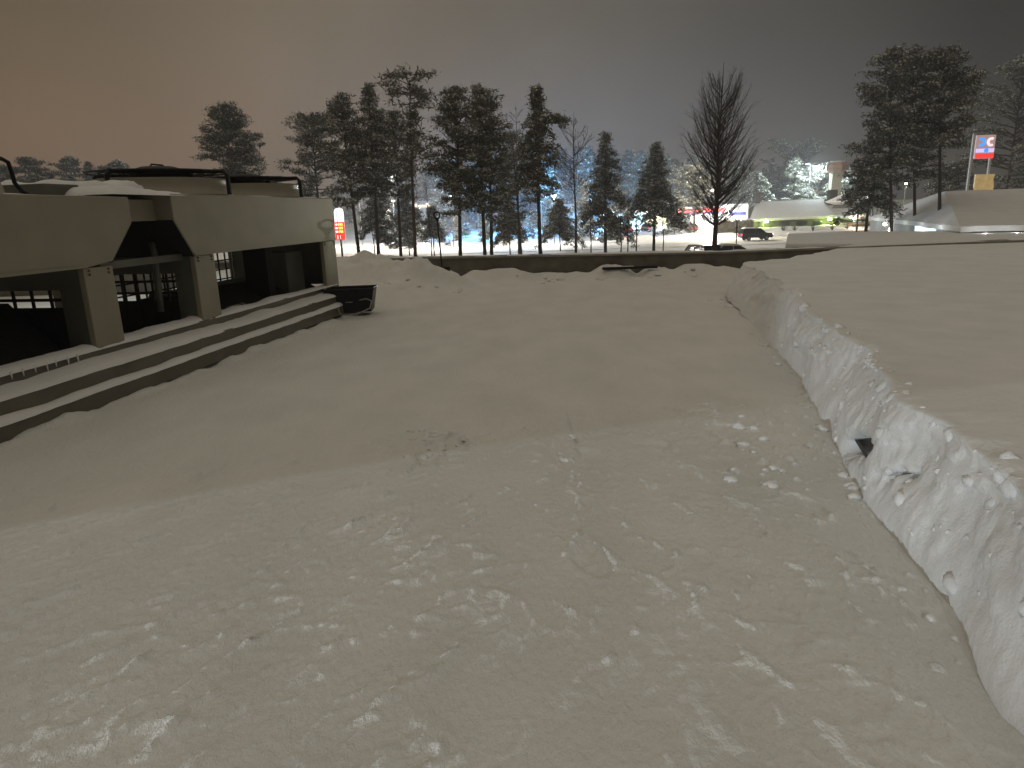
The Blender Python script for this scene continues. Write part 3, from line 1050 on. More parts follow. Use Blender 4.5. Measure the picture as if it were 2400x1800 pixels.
def tree(name, label, px, py, Y, wpx, cbpx, seed, style, group=None, base_px=None, **k):
    x, H, zb = spot(px, py, Y)
    root = thing(name, label, "tree", (x, Y, zb), 0, group)
    cb = float(aty(px, cbpx, Y)[2]) - zb
    R = wpx * .5 * Y * PX * (1 if style == 'bare' else 1.22)
    if base_px is not None:
        xb_ = float(aty(base_px, 590, Y)[0])
        root.location.x = xb_
        k["lean"] = (x - xb_) / H
    if style == 'bare':
        k.pop("lean", None)
        bare_tree(root, H, max(.8, cb), R, seed, **k)
    else:
        conifer(root, H, max(.6, cb), R, seed, style, **k)
    return root


G1 = "pines standing between the roof and the road"
tree("pine_tree", "greyish pine just right of the dry cooler's far corner, lower than its neighbours", 728, 280, 74, 135, 465, 1, 'pine', G1, nbr=62, snow=.65)
tree("pine_tree", "broad round topped pine above the red price sign", 800, 234, 60, 120, 480, 2, 'pine', G1, base_px=843, nbr=70, snow=.75)
tree("pine_tree", "pine with a narrow spired top next to the round topped one above the price sign", 862, 200, 63, 105, 455, 3, 'cone', G1, base_px=886, nbr=74, snow=.70)
tree("pine_tree", "short brownish pine tucked beside the tall flat topped pine", 918, 268, 68, 95, 470, 4, 'pine', G1, base_px=938, nbr=60, snow=.60)
tree("tall_pine_tree", "tallest middle pine with a bare upper stem, open limbs and a flat wind swept top", 958, 188, 55, 120, 420, 5, 'flat', G1, base_px=972, nbr=46, snow=.60, bark=BARKR, trunk_r=.15,
     arms=[(15.2, .3, 1.3, .2), (15.0, 2.8, 1.5, .2), (14.8, 5.5, 1.3, .2), (14.4, 1.2, 1.1, .2), (14.0, 3.6, 1.6, .1), (13.6, .1, 1.7, .05), (13.2, 3.0, 1.4, .0)])
tree("pine_tree", "dense dark pine with a pointed top directly behind the snow shovel", 1067, 218, 58, 125, 505, 6, 'pine', G1, base_px=1077, nbr=84, snow=.70)
tree("pine_tree", "dense pine with two bulging tops right of the pointed pine behind the shovel", 1122, 216, 60, 130, 500, 7, 'pine', G1, base_px=1137, nbr=84, snow=.75)
tree("pine_tree", "slim pine stem with a low ragged crown close beside the double topped pine", 1142, 262, 63, 90, 515, 37, 'pine', G1, base_px=1151, nbr=50, snow=.70)
tree("pine_tree", "dim shaggy pine hanging low between the two tallest middle pines", 1198, 318, 80, 100, 520, 8, 'pine', G1, base_px=1221, nbr=64, snow=.55)
tree("pine_tree", "dark spired pine with one long limb sticking out to its right", 1258, 207, 56, 100, 450, 9, 'cone', G1, base_px=1268, nbr=78, snow=.70, arms=[(11.7, .1, 2.5, .26), (11.6, .02, 2.2, .22), (11.8, -.1, 2.0, .24), (11.4, .15, 2.2, .26)])
tree("bare_birch_tree", "pinkish leafless birch rising behind the dense middle pines", 1207, 238, 84, 92, 420, 10, 'bare', None, nbr=34, steep=.95, twig=.014)
tree("bare_birch_tree", "slender leafless birch standing alone right of the spired pine", 1347, 262, 66, 120, 440, 11, 'bare', None, nbr=30, steep=.95, twig=.012, trunk_r=.14)
tree("spruce_tree", "snowy spruce with drooping boughs right of the slender birch", 1420, 312, 76, 115, 535, 12, 'spruce', None, nbr=84, snow=.8)
tree("spruce_tree", "wide snow laden spruce in front of the lit shop with the red band", 1537, 338, 78, 128, 508, 13, 'spruce', None, nbr=90, snow=.9)
tree("spruce_tree", "low yellow lit conifer just left of the great leafless tree", 1632, 392, 124, 110, 515, 14, 'pine', None, nbr=60, snow=.8)
tree("bare_tree", "great leafless oval tree with fine upswept branches, taller than all around it", 1692, 146, 52, 150, 520, 15, 'bare', None, nbr=200, steep=1.12, twig=.0065, trunk_r=.21, subs=11, bark=BARK,
     prof=lambda t: max(.10, max(0, 1 - ((t - .46) / .58) ** 2) ** .55))
G2 = "pines behind the big snowy roof"
tree("pine_tree", "left pine of the dark group behind the big snowy roof, with one long snowy limb", 2086, 128, 58, 128, 430, 16, 'pine', G2, base_px=2094, nbr=92, snow=.80, trunk_r=.15, arms=[(8.5, 3.3, 4.0, .25), (7.2, 3.0, 3.4, .05)])
tree("pine_tree", "middle pine of the dark group behind the big snowy roof", 2142, 122, 62, 122, 430, 17, 'pine', G2, base_px=2146, nbr=92, snow=.65, trunk_r=.15)
tree("pine_tree", "right pine of the dark group behind the big snowy roof, nearest the logo tower", 2206, 126, 57, 128, 350, 18, 'pine', G2, base_px=2204, nbr=86, snow=.75, trunk_r=.16)
tree("pine_tree", "wide dark pine cut off by the photo's right edge beside the logo tower", 2402, 150, 88, 185, 450, 19, 'pine', G2, nbr=100, snow=.75)
tree("fir_tree", "snowy low fir with drooping tips left of the dark pine group", 2052, 300, 66, 120, 485, 20, 'spruce', None, nbr=70, snow=.7)
tree("pine_tree", "lone bushy pine rising behind the dry cooler's fans", 528, 258, 72, 125, 480, 21, 'pine', None, nbr=130, snow=.80)
tree("bare_sapling", "thin leafless sapling right of the lone bushy pine", 610, 345, 80, 30, 420, 22, 'bare', None, nbr=14, steep=1.0, twig=.012, trunk_r=.06)
for i, (px, py, w, lab) in enumerate(((22, 398, 60, "low dim tree at the far left behind the curved fan arm"), (66, 376, 62, "rounded far tree above the control box on the dry cooler"),
                                      (150, 378, 60, "loose topped far tree midway between the fan arm and the first fan"), (205, 382, 34, "narrow pointed far tree left of the first fan"),
                                      (245, 398, 55, "low dim bush like tree just left of the first fan"), (284, 388, 60, "rounded far tree touching the first fan's left arm"),
                                      (108, 412, 60, "lowest dim tree behind the dry cooler's control box"))):
    tree("distant_tree", lab, px, py, 120, w, 450, 60 + i, 'pine' if i != 3 else 'cone', "distant trees above the dry cooler", nbr=34, snow=.70, leaf=.34)
tree("snowy_tree", "frosted tree with spreading white boughs behind the restaurant's left end", 1776, 405, 152, 100, 475, 23, 'spruce', None, nbr=60, snow=1, leaf=.3)
tree("snowy_tree", "white frosted tree lit by the floodlight behind the restaurant roof", 1918, 398, 156, 96, 480, 24, 'pine', None, nbr=60, snow=1, leaf=.3)
tree("snowy_tree", "pale blue frosted tree right of the drum sign's pillar", 1996, 398, 150, 80, 475, 25, 'cone', None, nbr=64, snow=1, leaf=.3)
tree("snowy_tree", "small frosted bush like tree between the dark pines and the logo tower", 2232, 395, 84, 80, 460, 26, 'pine', None, nbr=40, snow=.9, leaf=.28)
tree("dim_tree", "dim wide tree right of the great leafless tree", 1860, 350, 190, 150, 470, 27, 'pine', None, nbr=60, snow=.80, leaf=.4)
low = [(878, 440, 84, 95, "snow dusted young spruce between the first stems beside the price sign"), (950, 448, 90, 100, "snow dusted young spruce behind the tall flat topped pine's stem"),
       (1012, 488, 88, 50, "low frosted bush under the dim street lamps left of the shovel"), (1192, 470, 84, 90, "snow dusted young spruce before the blue lit snow field"),
       (1312, 470, 90, 95, "young spruce wrapped round the white street lamp's pole"), (1450, 430, 126, 90, "young spruce right of the drooping snowy spruce"),
       (1372, 420, 120, 110, "dark young spruce behind the slender birch"), (1583, 448, 127, 80, "snow dusted young spruce left of the red fascia")]
for i, (px, py, Y, w, lab) in enumerate(low):
    tree("young_spruce", lab, px, py, Y, w, 555, 80 + i, 'spruce', "young spruces along the road", nbr=46, snow=.9, leaf=.25, trunk_r=.08)
for i, (px, py) in enumerate(((1384, 430), (1456, 440), (1472, 452), (1493, 420), (1557, 440), (1000, 400), (790, 470), (868, 470))):
    tree("bare_sapling", "thin straight leafless sapling beyond the parapet", px, py, 62 + 1.5 * i, 26, 470, 100 + i, 'bare', "thin saplings beyond the parapet", nbr=9, steep=1.15, twig=.009, trunk_r=.07, subs=4, bark=BARK)
# far woods: one of each kind, then copies
protos = []
for i in range(4):
    r_ = thing("forest_tree", "dim conifer standing in the dark woods beyond the lit lots", "tree", (0, 300, -1), 0, "dim conifers of the woods beyond the lots")
    conifer(r_, 17, 1.5, 3.6, 140 + i, ('spruce', 'pine', 'cone', 'pine')[i], nbr=52, snow=.65, leaf=.42)
    protos.append(r_)


def kids(o):
    return [c for c in bpy.data.objects if c.parent is o]


KIDS = {}


def copy_tree(o, parent=None):
    c = o.copy()
    COL.objects.link(c)
    if parent is not None:
        c.parent = parent
    if o not in KIDS:
        KIDS[o] = kids(o)
    for k_ in KIDS[o]:
        copy_tree(k_, c)
    return c


rr = random.Random(9)
for i in range(18):
    px = 880 + 460 * (i + rr.random()) / 18
    Y = rr.uniform(119, 142)
    w_, t_ = rr.uniform(18, 46), rr.uniform(492, 532)
    x_ = float(aty(px, t_, Y)[0])
    b_ = thing("snowy_bush", "small snow covered bush on the lit lot beyond the road", "bush", (x_, Y, gz(x_, Y)), 0, "snowy bushes on the lit lots")
    conifer(b_, max(1.2, float(aty(px, t_, Y)[2]) - gz(x_, Y)), .2, w_ * .5 * Y * PX, 700 + i, ('pine', 'spruce')[i % 2], nbr=26, snow=.95, leaf=.26, trunk_r=.05)
fx = list(range(770, 1960, 20)) + list(range(-20, 760, 62)) + [2000, 2040, 2280, 2340]
for i, px in enumerate(fx):
    Y = rr.uniform(150, 235) if px > 1000 else rr.uniform(190, 250)
    ptop = np.interp(px, [-20, 760, 900, 1200, 1330, 1500, 1620, 1750, 1960, 2340], [430, 420, 395, 372, 352, 360, 365, 378, 385, 410]) + rr.uniform(-14, 22)
    p = aty(px + rr.uniform(-8, 8), ptop, Y)
    zb = gz(p[0], Y) - .2
    src = protos[i % 4]
    c = src if i < 4 else copy_tree(src)
    s_ = (p[2] - zb) / 17.0
    c.location = (p[0], Y, zb)
    c.scale = (s_ * rr.uniform(.85, 1.25),) * 2 + (s_,)
    c.rotation_euler = (0, 0, rr.uniform(0, 6.28))


# ================================================================== BUILDINGS
def wall_box(root, name, px0, px1, yt, yb, Y, depth, m, dz0=None, bevel=0):
    """block whose front face spans these photograph pixels at depth Y; coordinates relative to root"""
    a, b = aty(px0, yt, Y), aty(px1, yb, Y)
    z1 = float(aty((px0 + px1) / 2, yt, Y)[2])
    z0 = float(aty((px0 + px1) / 2, yb, Y)[2]) if dz0 is None else dz0
    L = root.location
    return build(name, MB().box(a[0] - L.x, b[0] - L.x, Y - L.y, Y + depth - L.y, z0 - L.z, z1 - L.z), m, root, bevel=bevel)


def rel(px, py, Y, L):
    p = aty(px, py, Y)
    return (float(p[0] - L.x), float(Y - L.y), float(p[2] - L.z))


def at_thing(name, label, cat, px, Y, group=None):
    x = float(aty(px, 540, Y)[0])
    return thing(name, label, cat, (x, Y, gz(x, Y)), 0, group)


# filling station shop with the red band
t = at_thing("filling_station", "white filling station shop with a red fascia band and bright windows", "shop", 1650, 138)
wall_box(t, "wall", 1592, 1712, 498, 532, 138.5, 8, WHITEP, gz(40, 138))
wall_box(t, "roof", 1588, 1712, 484.5, 487.5, 137.6, 10, FARSNOW)
wall_box(t, "fascia", 1590, 1711, 488, 497.5, 137.7, 1.0, REDP)
for a, b in ((1600, 1622), (1626, 1648), (1652, 1672), (1684, 1706)):
    f_ = wall_box(t, "window", a, b, 501, 522, 138.42, .3, WIN)
    wall_box(t, "frame", a - 1, a + .2, 500, 523, 138.36, .2, STEEL).parent = f_
    f_.children[0].location = (0, 0, 0)
wall_box(t, "stripe", 1592, 1711, 497.6, 500, 138.3, .3, BLUEP)
for px, w_ in ((1606, 1500), (1664, 1500), (1700, 1100)):
    lamp("forecourt_light", 'POINT', rel(px, 499, 135.5, t.location), w_, (1, .95, .84), .2, parent=t)
# white box building right of it
t = at_thing("car_wash", "plain white box building with a blue band beside the snowy restaurant roof", "building", 1735, 134)
wall_box(t, "wall", 1712.5, 1752, 480, 530, 134, 9, WHITEP, gz(43, 134))
wall_box(t, "roof_edge", 1711.5, 1753, 477.5, 479.8, 133.8, 9.4, WHITEP)
wall_box(t, "band", 1713, 1748, 497, 504, 133.9, .2, BLUEP)
wall_box(t, "window", 1715, 1746, 506, 520, 133.92, .2, WIN)
for px in (1730,):
    lamp("forecourt_light", 'POINT', rel(px, 500, 131.5, t.location), 900, (.95, .97, 1), .2, parent=t)
# shop with glowing front, left of the red band
t = at_thing("kiosk", "low shop with a long cyan white glowing glass front behind snowy branches", "shop", 1470, 152)
wall_box(t, "wall", 1412, 1585, 497, 545, 152.4, 9, WHITEP, gz(30, 152))
wall_box(t, "roof", 1408, 1588, 492, 496.8, 151.6, 11, FARSNOW)
for a, b in ((1418, 1446), (1450, 1478), (1482, 1510), (1514, 1542), (1546, 1578)):
    wall_box(t, "window", a, b, 502, 528, 152.3, .3, WINC if a < 1490 else WINW)
for px, c_ in ((1440, (.75, .97, 1)), (1500, (.9, 1, .95)), (1560, (1, .98, .70))):
    lamp("forecourt_light", 'POINT', rel(px, 505, 148.5, t.location), 1500, c_, .2, parent=t)
# gabled white house
t = at_thing("white_house", "white gabled house with one dark window beyond the blue lit field", "house", 1350, 158)
wall_box(t, "wall", 1303, 1402, 506, 548, 158, 8, WHITEP, gz(15, 158))
L = t.location
a, b = aty(1299, 506, 158), aty(1406, 506, 158)
zt, ze = float(aty(1352, 484, 158)[2]) - L.z, float(aty(1352, 506, 158)[2]) - L.z
build("roof", MB().prism([(-.5, ze + .02), (8.5, ze + .02), (4, zt + .6)], a[0] - L.x, b[0] - L.x, 'x'), FARSNOW, t)
w_ = wall_box(t, "window", 1366, 1378, 514, 531, 157.9, .2, GLASS)
# far small house with warm light on the left
t = at_thing("far_house", "small distant house with warm lit front left of the shovel's grip", "house", 990, 190)
wall_box(t, "wall", 962, 1014, 476, 492, 190, 7, WHITEP, gz(-28, 190))
wall_box(t, "roof", 959, 1017, 471, 475.8, 189.5, 8, FARSNOW)
wall_box(t, "window", 966, 978, 478, 485, 189.9, .2, WINW)
wall_box(t, "window", 984, 1008, 480, 486, 189.9, .2, WINW)
t = at_thing("red_shed", "small distant shed with a reddish lit front between the pine stems", "shed", 1158, 185)
wall_box(t, "wall", 1148, 1168, 474, 496, 185, 6, mat("red_boards", (.45, .10, .08), .8), gz(-5, 185))
wall_box(t, "roof", 1146, 1170, 470, 473.8, 184.6, 7, FARSNOW)

# restaurant with snowy roof and green lamps
t = at_thing("restaurant", "low restaurant under a snowy roof, dark eaves lit by two yellow green lamps", "restaurant", 1880, 128)
L = t.location


def poly_slab(root, name, pts, th, m, bevel=0):
    L_ = root.location
    lo = [(x, y, z - th) for x, y, z in pts]
    n = len(pts)
    mb_ = MB().add(list(lo) + list(pts), [tuple(range(n))[::-1], tuple(range(n, 2 * n))] + [(i, (i + 1) % n, n + (i + 1) % n, n + i) for i in range(n)])
    return build(name, mb_, m, root, bevel=bevel)


E0, E1 = rel(1757, 514, 128, L), rel(2012, 502, 128, L)
R0, R1 = rel(1772, 473, 138, L), rel(1994, 463, 138, L)
poly_slab(t, "roof", [E0, E1, R1, R0], .28, SNOW)
poly_slab(t, "roof", [R0, R1, (R1[0] + 1, 19, E1[2]), (R0[0] - 1, 19, E0[2])], .28, SNOW)
build("fascia", MB().hexa([(E0[0], -.06, E0[2] - .42), (E1[0], -.06, E1[2] - .42), (E1[0], .1, E1[2] - .42), (E0[0], .1, E0[2] - .42)],
                          [(E0[0], -.06, E0[2] - .285), (E1[0], -.06, E1[2] - .285), (E1[0], .1, E1[2] - .285), (E0[0], .1, E0[2] - .285)]), WHITEP, t)
build("wall", MB().prism([(E0[0] + .9, 1.3), (E1[0] - .2, 1.3), (E1[0] + 4, 14), (E0[0] + 5.5, 14)], -.4, E1[2] - .35, 'z'), DARKW, t)
for a, b in ((1830, 1850), (1868, 1890), (1905, 1925)):
    p0, p1 = rel(a, 519, 129.25, L), rel(b, 528, 129.25, L)
    build("window", MB().box(p0[0], p1[0], 1.22, 1.28, p1[2], p0[2]), GLASS, t)
for px, py in ((1796, 521), (1945, 515.5)):
    p = rel(px, py, 127.6, L)
    lp = build("wall_lamp", MB().lathe([(.08, .42), (.26, .34), (.42, 0), (.38, -.05)], 0, 0, 14), GLOWG, t, loc=p)
    lamp("lamp_light", 'POINT', (0, .1, -.25), 800, (.66, 1, .22), .12, parent=lp)
for a in (1790, 1953, 2008):
    p0, p1 = rel(a, 505, 128.3, L), rel(a, 560, 128.3, L)
    build("post", MB().box(p0[0] - .07, p0[0] + .07, .25, .4, -.3, E1[2] - .44), DARKW, t)
ck = rel(1954, 470, 134, L)
build("chimney", MB().box(ck[0] - 1.1, ck[0] + 1.1, 6, 7.6, ck[2] - 1.2, ck[2] + .3).box(ck[0] - .75, ck[0] + .75, 6.2, 7.4, ck[2] + .3, ck[2] + 2.0), DARKW, t, bevel=.04)
ck = rel(1774, 462, 136, L)
build("chimney", MB().box(ck[0] - .5, ck[0] + .5, 7.6, 8.6, ck[2] - 1.2, ck[2] + .8), DARKW, t)
# porch wing with warm light
t = at_thing("porch", "small warm lit porch with a pale gable at the restaurant's right end", "porch", 2025, 121)
L = t.location
p0, p1, p2 = rel(1996, 507, 121, L), rel(2052, 517, 121, L), rel(2022, 499, 121, L)
build("wall", MB().box(p0[0], p1[0], 1.2, 4, -.5, p1[2] - .3), mat("ochre_boards", (.36, .27, .18), .8, var=.3, scale=2), t)
build("roof", MB().prism([(p0[0] - .6, p0[2] - .25), (p1[0] + .3, p1[2] - .28), (p1[0] + .3, p1[2] - .05), (p2[0], p2[2] + .1), (p0[0] - .6, p0[2])], -.3, 5, 'y'), SNOW, t)
build("post", MB().box(p1[0] - .1, p1[0] + .06, 0, .16, -.5, p1[2] - .28), DARKW, t)
lp = build("porch_lamp", MB().lathe([(.03, .25), (.15, .15), (.19, 0), (.15, -.15), (.03, -.22)], 0, 0, 12), GLOWW, t, loc=rel(2001, 512, 120.6, L))
lamp("lamp_light", 'POINT', (0, -.5, 0), 330, (1, .80, .55), .12, parent=lp)
build("bench", MB().box(p0[0] + .6, p1[0] - .8, .4, .9, .9, 1.05).box(p0[0] + .7, p0[0] + .85, .45, .85, -.5, .9).box(p1[0] - 1.05, p1[0] - .9, .45, .85, -.5, .9), DARKW, t)

# big hip roof building at the right
t = thing("hall_building", "grey walled building under a huge smooth snowy roof at the right", "building", (0, 0, 0))
A_ = aty(2042, 505, 80)
B_ = aty(2252, 531, 46)
C_ = np.array([B_[0] + 26, B_[1] - 5, B_[2]])
A_[2] = B_[2]
Rr = aty(2212, 449, 64)
R2 = np.array([Rr[0] + 24, Rr[1] - 6, Rr[2]])
D_ = np.array([A_[0] + 34, A_[1] + 2, A_[2]])
Rf = R2 + (0, 8, 0)
mbr = MB()


def roof_face(p, q, r, s, n=22, seed=600):
    u = np.linspace(0, 1, n)
    Uu, Vv = np.meshgrid(u, u)
    P = (p[None, None] * (1 - Uu)[..., None] + q[None, None] * Uu[..., None]) * (1 - Vv)[..., None] + (s[None, None] * (1 - Uu)[..., None] + r[None, None] * Uu[..., None]) * Vv[..., None]
    nz_ = .10 * fbm(P[..., 0] * .25, P[..., 1] * .25, seed, 3) + .10 * (1 - Vv) ** 6 * fbm(Uu * 26, Vv * 0, seed + 5, 3)
    mbr.grid(P[..., 0], P[..., 1], P[..., 2] + nz_)


roof_face(A_, B_, Rr, Rr + (-.01, .01, 0))
roof_face(B_, C_, R2, Rr)
roof_face(Rr, R2, D_, A_)
build("roof", mbr, SNOW, t, smooth=True)
ev = MB()


def eave(p, q):
    n = 40
    for i in range(n):
        a_, b_ = p + (q - p) * i / n, p + (q - p) * (i + 1) / n
        lump = .16 * vnoise(np.array([i * .45]), np.array([3.0 + p[0]]), 333)[0]
        a_, b_ = a_ - (0, 0, max(0, lump)), b_ - (0, 0, max(0, lump))
        ev.hexa([(a_[0], a_[1], a_[2] - .34), (b_[0], b_[1], b_[2] - .34), (b_[0] + .12, b_[1] + .12, b_[2] - .34), (a_[0] + .12, a_[1] + .12, a_[2] - .34)],
                [(a_[0], a_[1], a_[2] + .02), (b_[0], b_[1], b_[2] + .02), (b_[0] + .12, b_[1] + .12, b_[2] + .02), (a_[0] + .12, a_[1] + .12, a_[2] + .02)])


eave(A_, B_)
eave(B_, C_)
build("eave_snow", ev, SNOW, t)
ins = lambda p: (p[0] * .995 + .6, p[1] + .8)
w4 = [ins(A_), ins(B_), (C_[0], C_[1] + .8), (D_[0], D_[1] - 2)]
build("wall", MB().prism(w4, -3.6, A_[2] - .30, 'z'), GREYW, t)
# cyan lit panel on its wall
d_ = (np.array(w4[1]) - np.array(w4[0]))
nrm = np.array([d_[1], -d_[0]]) / np.linalg.norm(d_)
if nrm[0] > 0:
    nrm = -nrm


def on_wall(px):
    dr = ray(px, 535)
    # intersect the wall line in plan
    M_ = np.array([[dr[0], -d_[0]], [dr[1], -d_[1]]])
    tt_, s_ = np.linalg.solve(M_, np.array(w4[0]))
    return np.array([dr[0] * tt_, dr[1] * tt_])


q0, q1 = on_wall(2148), on_wall(2196)
zc = aty(2148, 535, q0[1])[2]
z_hi, z_lo = float(aty(2172, 527, (q0[1] + q1[1]) / 2)[2]), float(aty(2172, 545, (q0[1] + q1[1]) / 2)[2])
pq = [q0 + nrm * .05, q1 + nrm * .05, q1 + nrm * .12, q0 + nrm * .12]
pn = build("window", MB().prism([tuple(p) for p in pq], z_lo, z_hi, 'z'), WINC, t)
mul = MB()
for k in range(1, 6):
    c_ = q0 + (q1 - q0) * k / 6
    mul.box(c_[0] - .03, c_[0] + .03, c_[1] - .16, c_[1] + .1, z_lo, z_hi)
build("frame", mul, STEEL, pn)
for k, px in enumerate((2078, 2092)):
    q_ = on_wall(px)
    z_ = float(aty(px, (525, 538)[k], q_[1])[2])
    build("wall_lamp", MB().lathe([(.05, .18), (.16, .1), (.18, -.1), (.05, -.18)], 0, 0, 10), GLOWW, t, loc=(q_[0] + nrm[0] * .2, q_[1] + nrm[1] * .2, z_))
dAB = (B_ - A_) / np.linalg.norm(B_ - A_)
oAB = np.array([dAB[1], -dAB[0], 0])
oAB = oAB if oAB[0] < 0 else -oAB
for k, f_ in enumerate((.12, .32, .52, .70, .86)):
    p = A_ + (B_ - A_) * f_ + oAB * 1.1
    lamp("eave_light", 'POINT', (float(p[0]), float(p[1]), float(p[2]) - .42), (30, 24, 24, 26, 34)[k], (.82, 1, .80) if k < 3 else (.95, 1, .97), .08, parent=t)
for f_, w_ in ((.03, 26), (.10, 20)):
    p = B_ + (C_ - B_) * f_
    lamp("eave_light", 'POINT', (float(p[0]), float(p[1]) - 1.1, float(p[2]) - .40), w_, (.97, 1, .98), .08, parent=t)
# little gable roof edge behind it
t = at_thing("gable_canopy", "dark slanting gable edge of a small snow topped canopy left of the big smooth roof", "canopy", 2028, 100)
L = t.location
pg = [rel(a, b, 100, L) for a, b in ((2002, 488), (2008, 480), (2062, 454), (2060, 463))]
build("roof_edge", MB().prism([(p[0], p[2]) for p in pg][::-1], 0, 7, 'y'), DARKW, t)
pg = [rel(a, b, 100, L) for a, b in ((1984, 472), (2009, 479), (2062, 453), (2034, 450))]
build("snow_cap", MB().prism([(p[0], p[2]) for p in pg], .3, 7, 'y'), SNOW, t, bevel=.06)
build("post", MB().box(pg[1][0] + 1.2, pg[1][0] + 1.4, 2, 2.2, -.2, pg[1][2] - .3), DARKW, t)
# flat snowy annex in front of it
t = thing("annex_building", "low flat roofed annex under smooth snow between the parapet and the grey building", "building", (0, 0, 0))
an = [tuple(atz(1841, 578, -.8)[:2]), (46, 22), (60, 40), tuple(atz(2250, 547, -.8)[:2]), tuple(atz(2046, 548, -.8)[:2]), tuple(atz(1846, 553, -.8)[:2])]
an = [(float(x), float(y)) for x, y in an]
build("wall", MB().prism(an, -3.6, -.86, 'z'), GREYW, t)
build("roof_snow", MB().prism(an, -.86, -.62, 'z'), SNOW, t, bevel=.08)
# snowy terrace before the restaurant
t = thing("terrace", "raised snowy terrace bank with a white kerb in front of the restaurant", "terrace", (0, 0, 0))
T0, T1 = aty(1764, 560, 117), aty(2052, 548, 118)
gxx, gyy = np.meshgrid(np.linspace(T0[0], T1[0] + 2, 80), np.linspace(117, 127.9, 26))
hz_ = -3.7 + sstep(0, 3.5, gxx - T0[0]) * 1.15 * sstep(116, 124, gyy) + .22 * fbm(gxx * .5, gyy * .5, 640, 4)
build("snow_bank", MB().grid(gxx, gyy, hz_), FARSNOW, t, smooth=True)
build("kerb", MB().box(float(aty(1846, 550, 117)[0]), T1[0] + .5, 116.6, 116.98, -3.8, -3.2), SNOW, t)
for k in range(5):
    bx = float(aty((1836, 1862, 1905, 1950, 1985)[k], 540, 120)[0])
    sm = MB()
    for _ in range(26):
        a_, e_ = rr.uniform(0, 6.3), rr.uniform(.7, 1.5)
        l_ = rr.uniform(.5, 1.4) * (1.5 if k == 0 else 1)
        sm.tube([(bx, 120, -3.2), (bx + l_ * math.cos(a_) * math.cos(e_), 120 + l_ * math.sin(a_) * math.cos(e_), -3.0 + l_ * math.sin(e_))], [.03, .012], 3)
    sh_ = build("bare_shrub", sm, TWIG)
    tag(sh_, ("tallest bare shrub at the terrace's left end", "low bare shrub second from the terrace's left end", "low bare shrub in the middle of the terrace", "low bare shrub right of the terrace's middle", "low bare shrub close to the warm porch")[k], "shrub", "bare shrubs on the terrace")

# ================================================================== SIGNS
# logo tower
t = at_thing("logo_tower", "tall twin post sign tower with a blue and pink curved emblem over a red band", "sign", 2303, 70)
L = t.location
for px in (2283, 2328):
    p = rel(px, 316, 70, L)
    build("post", MB().box(p[0] - .09, p[0] + .09, -.09, .09, -.2, p[2]), WHITEP, t)
a, b = rel(2289, 317, 70, L), rel(2326, 371, 70, L)
build("panel", MB().box(a[0], b[0], -.12, .12, b[2], a[2]), mat("grey_sign_face", (.35, .25, .25), .4, emit=(.55, .38, .36), es=.55), t, bevel=.03)
cx_, W = (a[0] + b[0]) / 2, b[0] - a[0]
em = [mat("blue_neon", (.05, .25, .8), .4, emit=(.05, .32, 1), es=1.1), mat("pink_neon", (.9, .6, .65), .4, emit=(1, .74, .80), es=1.0), mat("red_lit_band", (.8, .05, .05), .4, emit=(1, .05, .05), es=.9),
      mat("lavender_lit_band", (.6, .5, .85), .4, emit=(.72, .60, .95), es=.9)]
H_ = a[2] - b[2]


def arc(cxx, czz, r, a0, a1, rad):
    return [(cxx + r * math.cos(u), -.15, czz + r * math.sin(u)) for u in np.linspace(a0, a1, 15)]


cz_ = b[2] + H_ * .70
build("emblem", MB().tube(arc(cx_ - W * .27, cz_, W * .17, 2.0, -2.0, 0), W * .065, 6), em[0], t)
build("emblem", MB().tube(arc(cx_ + W * .27, cz_, W * .17, math.pi - 2.0, math.pi + 2.0, 0), W * .065, 6), em[1], t)
build("lavender_band", MB().box(a[0] + .03, b[0] - .03, -.145, -.121, b[2] + H_ * .26, b[2] + H_ * .42), em[3], t)
build("emblem", MB().lathe([(W * .12, -.02), (W * .12, .02)], 0, 0, 12), em[0], t, loc=(cx_ + W * .05, -.17, b[2] + H_ * .34)).rotation_euler = (math.pi / 2, 0, 0)
build("red_band", MB().box(a[0] + .02, b[0] - .02, -.15, -.121, b[2] + .02, b[2] + H_ * .22), em[2], t)
a, b = rel(2286, 409, 70, L), rel(2326, 446, 70, L)
yl = build("lower_panel", MB().prism([(a[0], b[2] + .3), (a[0] + .4, b[2] - .4), (b[0], b[2] - .4), (b[0], b[2] + .5), (b[0] - .12, a[2] - .5), (b[0], a[2]), (a[0], a[2])], -.1, .1, 'y'),
           mat("yellow_sign_face", (.62, .47, .20), .5, var=.45, scale=1.5, emit=(1, .70, .30), es=.26), t)
# price sign
t = at_thing("price_sign", "illuminated price sign with a white rounded head over red rows of yellow figures", "sign", 800, 92)
L = t.location
a, b = rel(782, 487, 92, L), rel(806, 520, 92, L)
cx_, W = (a[0] + b[0]) / 2, b[0] - a[0]
hd = [(cx_ - W / 2, b[2]), (cx_ + W / 2, b[2])] + [(cx_ + W / 2 * math.cos(u), a[2] - W / 2 + W / 2 * math.sin(u)) for u in np.linspace(0, math.pi, 13)]
hp = build("head_panel", MB().prism(hd, -.15, .15, 'y'), mat("white_lit_sign", (.9, .9, 1), .4, emit=(.88, .92, 1), es=1.35), t)
a2, b2 = rel(784, 521, 92, L), rel(810, 562, 92, L)
build("price_panel", MB().box(a2[0], b2[0], -.15, .15, b2[2], a2[2]), mat("red_lit_sign", (.8, .04, .03), .4, emit=(1, .05, .03), es=1.25), t)
ye = mat("yellow_digits", (1, .7, .2), .4, emit=(1, .62, .12), es=2.2)
wt_ = mat("pale_digits", (1, .85, .8), .4, emit=(1, .80, .74), es=1.5)
